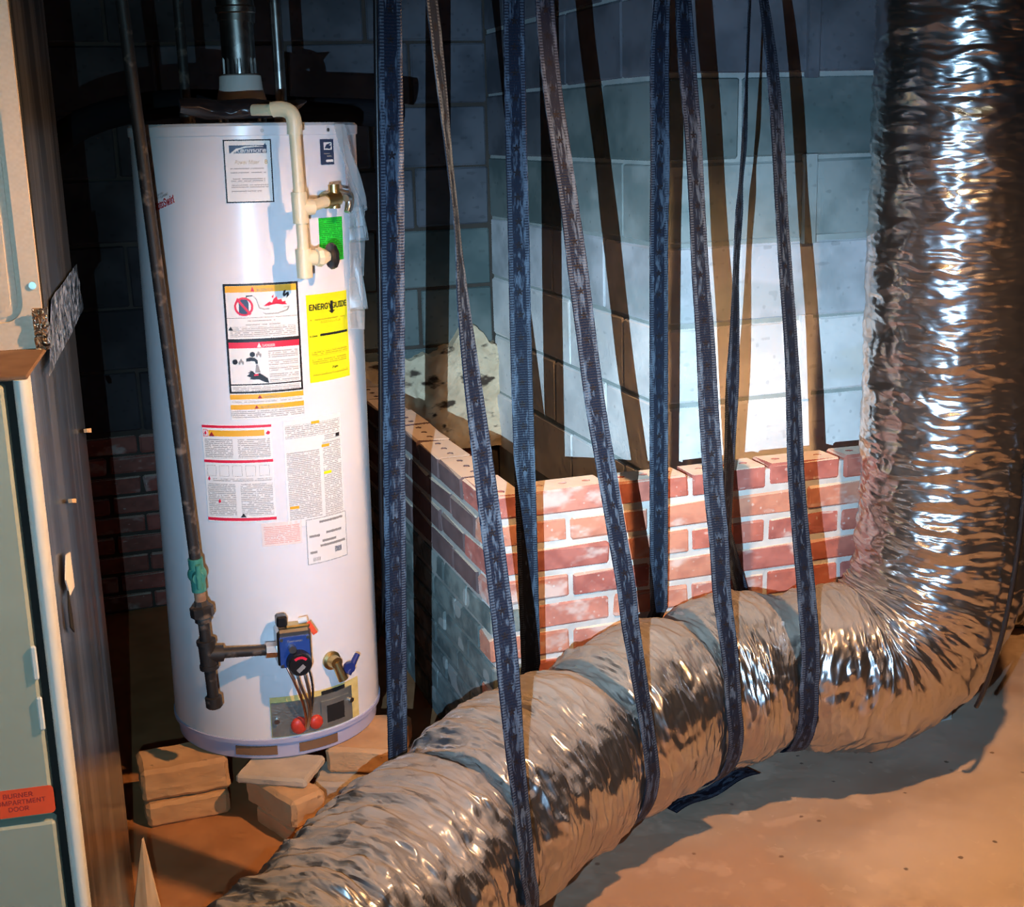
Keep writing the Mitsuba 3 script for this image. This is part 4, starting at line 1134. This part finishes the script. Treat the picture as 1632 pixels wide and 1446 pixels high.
add(O + '__feed', cat(rod(el[-1], el[-1] - side * 0.030 + into * 0.09 + [0, 0, 0.002], 0.0118)), 'mat_cpvc', 40)
add(O + '__tee', cat(rod(t1 - d_ * 0.032, t1 + d_ * 0.032, 0.0165), rod(t1, t1 + side * 0.030, 0.0165)), 'mat_cpvc', 40)
rel = t1 + side * 0.10 - o_n * 0.035 + [0, 0, 0.012]
add(O + '__branch', rod(t1 + side * 0.02, rel, 0.0118), 'mat_cpvc', 40)
bd = (rel - t1) / np.linalg.norm(rel - t1)
add(O + '__tee', cat(rod(t2 - d_ * 0.040, t2 + d_ * 0.020, 0.0165), rod(t2, t2 + side * 0.026, 0.0165)), 'mat_cpvc', 40)
add(O + '__union_nut', align(lathe([(0.012, 0), (0.019, 0.002), (0.021, 0.012), (0.015, 0.024), (0.009, 0.034)], 8), t2 + side * 0.028, side), 'mat_cpvc', 25)
add(O + '__valve_handle', align(lathe([(0, -0.006), (0.022, -0.006), (0.028, -0.003), (0.028, 0.004), (0.022, 0.007), (0, 0.007)], 10), t2 + side * 0.066, side), 'mat_black_plastic', 30, label='black round valve handle')
add(O + '__relief_valve', cat(rod(rel - bd * 0.03, rel + bd * 0.01, 0.016), rod(rel, rel - o_n * 0.09, 0.014), rod(rel - [0, 0, 0.02], rel + [0, 0, 0.03], 0.012)), 'mat_brass', 40, label='brass relief valve')
add(O + '__relief_valve__lever', cat(rod(rel + [0, 0, 0.022], rel + [0, 0, 0.012] + side * 0.035, 0.003), tube(spline([rel + side * 0.022 + o_n * 0.01, rel + side * 0.034, rel + side * 0.03 - [0, 0, 0.03]], 10), 0.008, 10)), 'mat_steel', 40)
tag(O, 'cream plastic relief pipe with tees in front of the water heater top', 'pipe')
# clear plastic pouch hanging from the relief valve
n1, n2 = 70, 16
P = np.zeros((n1, n2, 3))
left = PchipInterpolator([198, 250, 330, 400, 460, 525], [520, 531, 547, 548, 549, 552])
right = PchipInterpolator([198, 250, 330, 400, 460, 525], [523, 540, 562, 574, 577, 581])
for i, py in enumerate(np.linspace(198, 524, n1)):
    for j in range(n2):
        f = j / (n2 - 1)
        px = left(py) + f * (right(py) - left(py))
        o = 0.034 + 0.010 * math.sin(f * 9 + py * 0.012) + 0.006 * math.sin(f * 21 - py * 0.03)
        p = off_jacket(min(px, 560 + (py - 200) * 0.04), py, o)
        q = on_plane(p, o_n, px, py)
        P[i, j] = p if px < 556 else q
add('clear_plastic_pouch', grid(P), 'mat_clear_film', True, label='clear plastic pouch hanging at the upper right of the water heater', category='plastic pouch')

# ------------------------------------------------------------------ bricks and stones that carry the heater
def prop(key, label, px, py, z, size, rot, seed, mat, amp=0.004):
    p = on(2, z, px, py)
    return add(key, rough_block(p, size, amp, seed, 0.016, 0.009, rot), mat, 35, label=label, category='brick' if 'brick' in key else 'stone')


prop('support_brick', 'tan brick under the left side of the water heater, upper one of two', 292, 1226, 0.098, (0.20, 0.13, 0.078), 0.02, 3, 'mat_tan_brick')
prop('support_brick', 'half buried tan brick at the bottom of the left stack', 296, 1272, 0.026, (0.19, 0.13, 0.060), 0.02, 5, 'mat_tan_brick')
prop('support_brick', 'tan brick standing on end below the thin stone slab', 455, 1268, 0.075, (0.09, 0.20, 0.072), 0.42, 6, 'mat_tan_brick')
prop('support_brick', 'lowest tan brick of the middle stack, nearest the foil duct', 474, 1316, 0.012, (0.085, 0.22, 0.060), 0.42, 8, 'mat_tan_brick')
p = on(2, 0.122, 448, 1226)
sl = rough_block((0, 0, 0), (0.17, 0.13, 0.022), 0.003, 12, 0.012, 0.006, -0.55)
sl.apply_translation(p)
add('support_stone', sl, 'mat_stone', 35, label='thin flat stone slab wedged under the front of the water heater', category='stone')
prop('support_brick', 'tan brick under the right side of the water heater, upper one', 590, 1185, 0.10, (0.17, 0.20, 0.065), -0.45, 21, 'mat_tan_brick')
prop('support_stone', 'broad flat stone below the right side of the water heater', 585, 1236, 0.03, (0.22, 0.22, 0.070), -0.40, 22, 'mat_stone')
# wooden sliver standing beside the furnace
b0, b1 = on(2, 0.0, 212, 1470), on(2, 0.0, 262, 1470)
tipz = on(1, b0[1] + 0.012, 226, 1338)
hull = trimesh.convex.convex_hull(np.array([b0, b1, b0 + [0.0, 0.02, 0], b1 + [0, 0.02, 0], tipz, tipz + [0.004, 0.008, 0.0], (b0 + b1) / 2 + [0, -0.012, 0]]))
add('wood_sliver', hull, 'mat_wood', 20, label='pale splintered wood sliver standing on the floor beside the furnace', category='wood scrap')

# ------------------------------------------------------------------ furnace
FU = 'furnace'
yv = px_ray(305, 180); ey = np.array([yv[0], yv[1], 0]); ey /= np.linalg.norm(ey)
ex = np.array([ey[1], -ey[0], 0.0])
Bk = on(2, 0.0, 219, 1447)
side_n = ex
A0 = on_plane(Bk, side_n, 44, 602)
shelf_z = A0[2]
A0 = np.array([A0[0], A0[1], 0.0])
DEPTH = float((Bk - A0) @ ey) + 0.04
up_pt = on_plane(Bk, side_n, 73, 545)
SET = float((up_pt - A0) @ ey)
FWID = 0.60


def fw(m):
    M = np.eye(4); M[:3, 0], M[:3, 1], M[:3, 2], M[:3, 3] = ex, ey, [0, 0, 1], A0
    return moved(m, M)


def f_front(px, py, y=0.0):
    p = on_plane(A0 + ey * y, ey, px, py) - A0
    return p @ ex, p[2]


def f_side(px, py):
    p = on_plane(A0, ex, px, py) - A0
    return p @ ey, p[2]


post_w = f_front(44, 602)[0] - f_front(19, 602)[0]
add(FU + '__cabinet', fw(box((-FWID / 2 - 0.004, DEPTH / 2 + 0.012, shelf_z / 2), (FWID - 0.004, DEPTH - 0.02, shelf_z - 0.004), 0.002)), 'mat_furnace_side', label='dull grey sheet metal side')
add(FU + '__top_shelf', fw(box((-FWID / 2, SET / 2 + 0.004, shelf_z), (FWID, SET + 0.012, 0.006), 0.002)), 'mat_rust_shelf', label='rusty brown shelf')
# rounded corner post
pp = []
for zz in (0.0, shelf_z - 0.002):
    arc = np.linspace(0, np.pi, 14)
    pp.append(np.stack([-post_w / 2 + post_w / 2 * np.cos(arc), -0.012 * np.sin(arc) + 0.004, np.full(14, zz)], -1))
pp = np.array(pp)
cap = trimesh.convex.convex_hull(np.vstack([pp.reshape(-1, 3), [[0, 0.03, 0], [-post_w, 0.03, 0], [0, 0.03, shelf_z - 0.002], [-post_w, 0.03, shelf_z - 0.002]]]))
add(FU + '__corner_post', fw(cap), 'mat_furnace_post', 40, label='pale rounded corner post')
gapw = 0.012
seam_z = f_front(60, 1303)[1]
dx1 = -post_w - gapw
add(FU + '__burner_door', fw(box(((dx1 - FWID) / 2, 0.006, (seam_z + 0.006 + shelf_z - 0.008) / 2), (FWID + dx1, 0.030, shelf_z - 0.014 - seam_z), 0.004)), 'mat_furnace_green', label='grey green burner door')
add(FU + '__lower_panel', fw(box(((dx1 - FWID) / 2, 0.006, (seam_z - 0.005) / 2), (FWID + dx1, 0.030, seam_z - 0.005), 0.004)), 'mat_furnace_green', label='grey green lower panel')
add(FU + '__door_gap', fw(box((-post_w - gapw / 2, 0.022, shelf_z / 2), (gapw + 0.01, 0.01, shelf_z - 0.01))), 'mat_dark_hole')
for py in (1050, 1130):
    x, zq = f_front(80 + (py - 1050) * 0.13, py)
    add(FU + '__hinge', fw(box((dx1 - 0.001, -0.010, zq), (0.008, 0.006, 0.05), 0.002)), 'mat_furnace_post')
# burner door sticker
sx0, sz1 = f_front(-22, 1262); sx1, sz0 = f_front(90, 1287)
sz1 = f_front(40, 1252)[1]; sz0 = f_front(40, 1300)[1] + 0.004
k = FU + '__burner_door__sticker'
sh = _Poly([(sx0, sz0), (sx1, sz0), (sx1, sz1), (sx0, sz1)]).buffer(-0.006).buffer(0.006, 4)


def on_front(m, y=-0.0092):
    M = np.eye(4); M[:3, 0], M[:3, 1], M[:3, 2], M[:3, 3] = [1, 0, 0], [0, 0, 1], [0, -1, 0], [0, y, 0]
    return fw(moved(m, M))


add(k, on_front(trimesh.creation.extrude_polygon(sh, 0.0006, engine='earcut')), 'mat_sticker_orange', label='orange red sticker with dark lettering')
sw, shh = sx1 - sx0, sz1 - sz0
for i, (s, wf) in enumerate((('BURNER', 0.44), ('COMPARTMENT', 0.80), ('DOOR', 0.30))):
    tm = text(s, shh * 0.16, sw * wf, True)
    cx = sx0 + sw * (0.47 if i != 2 else 0.46)
    tm.apply_translation([cx - sw * wf / 2, sz1 - shh * (0.30 + 0.245 * i), 0.0006])
    add(FU + '__burner_door__lettering', on_front(tm), 'mat_darkred_print')
# upper cabinet
UZ0, UZ1 = shelf_z + 0.002, 2.05
add(FU + '__upper_cabinet', fw(box((-FWID / 2, SET + (DEPTH - SET) / 2 + 0.014, (UZ0 + UZ1) / 2), (FWID, DEPTH - SET - 0.028, UZ1 - UZ0), 0.002)), 'mat_furnace_side', label='dark sheet metal upper box')
uw, uzz = FWID, UZ1 - UZ0
plate = _Poly([(-FWID, UZ0), (-0.001, UZ0), (-0.001, UZ1), (-FWID, UZ1)])
x_in, z_in = f_front(38, 500, SET)[0], f_front(30, 514, SET)[1]
rec = _Poly([(-FWID + 0.05, z_in), (x_in, z_in), (x_in, UZ1 - 0.05), (-FWID + 0.05, UZ1 - 0.05)]).buffer(-0.03).buffer(0.03, 8)
fr = trimesh.creation.extrude_polygon(plate.difference(rec), 0.016, engine='earcut')
add(FU + '__upper_panel', on_front(fr, SET + 0.016), 'mat_furnace_beige', label='beige upper panel with a rounded embossed field')
steps = [(0.0, 0.004), (0.004, 0.0115), (0.010, 0.0135), (0.018, 0.0115), (0.026, 0.008)]
rings_ = [np.array(rec.buffer(-o, 8).exterior.coords)[:-1] for o, _ in steps]
field = rec.buffer(-0.022)
em = cat(trimesh.creation.extrude_polygon(rec.buffer(0.001).difference(rec.buffer(-0.013)), 0.004, engine='earcut'), moved(trimesh.creation.extrude_polygon(rec.buffer(-0.008).difference(rec.buffer(-0.020)), 0.008, engine='earcut'), np.eye(4)),
         trimesh.creation.extrude_polygon(rec.buffer(-0.018), 0.012, engine='earcut'))
add(FU + '__upper_panel__embossed_field', on_front(em, SET + 0.016), 'mat_furnace_beige')
x, zq = f_front(52, 455, SET)
add(FU + '__upper_panel__screw', fw(align(trimesh.creation.cylinder(0.0055, 0.004, sections=16), (x, SET - 0.001, zq), (0, -1, 0))), 'mat_steel', 30)
# foil tape on the corner and on the side joint
q = [f_side(77, 478), f_side(119, 421), f_side(131, 492), f_side(76, 600)]
n1, n2 = 26, 26
P = np.zeros((n1, n2, 3))
for i in range(n1):
    for j in range(n2):
        s, t = i / (n1 - 1), j / (n2 - 1)
        a = np.array(q[0]) * (1 - s) * (1 - t) + np.array(q[1]) * s * (1 - t) + np.array(q[2]) * s * t + np.array(q[3]) * (1 - s) * t
        P[i, j] = (0.0022 + 0.002 * meshkit.noise(np.array([s * 14, t * 5, 2.0])), a[0], a[1])
add(FU + '__side_tape', fw(grid(P)), 'mat_tape', 40, label='silver foil tape over the side joint')
x0, za = f_front(62, 478, SET); x1, zb = f_front(80, 546, SET)
P = np.zeros((20, 34, 3))
for i in range(20):
    for j in range(34):
        s, t = i / 19, j / 33
        xx = -0.016 + 0.026 * s
        w = meshkit.noise(np.array([s * 5, t * 9, 4.0])) * 0.010 + meshkit.noise(np.array([s * 13, t * 22, 9.0])) * 0.004
        P[i, j] = (min(xx, 0.004) + 0.3 * w, SET - 0.004 - w + max(0, xx) * 2.5, shelf_z + 0.002 + (1 - t) * (za - zb) * 0.95)
add(FU + '__corner_tape', fw(grid(P)), 'mat_tape_bright', 30, label='crumpled foil tape at the corner')
# marks on the side: a cut slot, a paper patch, little clips
def side_quad(pts, d=0.002):
    pg = _Poly([f_side(*p) for p in pts])
    m = trimesh.creation.extrude_polygon(pg, d, engine='earcut')
    M = np.eye(4); M[:3, 0], M[:3, 1], M[:3, 2] = [0, 1, 0], [0, 0, 1], [1, 0, 0]
    return fw(moved(m, M))


add(FU + '__paper_patch', side_quad([(104, 885), (110, 880), (117, 935), (110, 950), (103, 925)]), 'mat_white_paper')
add(FU + '__side_slot', side_quad([(107, 942), (113, 975), (117, 1008), (111, 1000), (108, 970)]), 'mat_dark_hole')
for a, b in ((112, 799), (137, 687)):
    add(FU + '__clip', side_quad([(a - 4, b - 3), (a + 3, b - 4), (a + 4, b + 3), (a - 3, b + 3)], 0.006), 'mat_wood')
tag(FU, 'grey green gas furnace cabinet with a beige upper panel at the left edge', 'furnace')

# ------------------------------------------------------------------ the lamp: a bulb in a wide enamel shade
wx, wy, wz = WARM_AT
bulb = trimesh.creation.icosphere(3, 0.028)
bulb.apply_translation(WARM_AT)
scene['hanging_lamp__bulb'] = {**mikit.ply(bulb, 'mat_bulb', smooth=False), 'emitter': {'type': 'area', 'radiance': rgb(WARM_RADIANCE)}}
shade = lathe([(0.150, -0.066), (0.152, -0.064), (0.147, -0.048), (0.090, 0.010), (0.035, 0.050), (0.030, 0.075), (0.0, 0.075), (0.0, 0.072), (0.027, 0.072), (0.032, 0.048), (0.088, 0.007), (0.145, -0.050), (0.149, -0.066)], 64)
shade.apply_transform(trimesh.transformations.rotation_matrix(math.radians(12), [math.sin(math.radians(190)), -math.cos(math.radians(190)), 0]))
shade.apply_translation(WARM_AT)
add('hanging_lamp__shade', shade, 'mat_lamp_shade', 30)
add('hanging_lamp__socket', rod((wx, wy, wz + 0.02), (wx, wy, wz + 0.12), 0.018), 'mat_black_plastic', 30)
add('hanging_lamp__cord', rod((wx, wy, wz + 0.12), (wx, wy, 2.40), 0.004), 'mat_black_plastic', 30)
tag('hanging_lamp', 'warm lamp with a wide shade hanging under the joists', 'lamp')
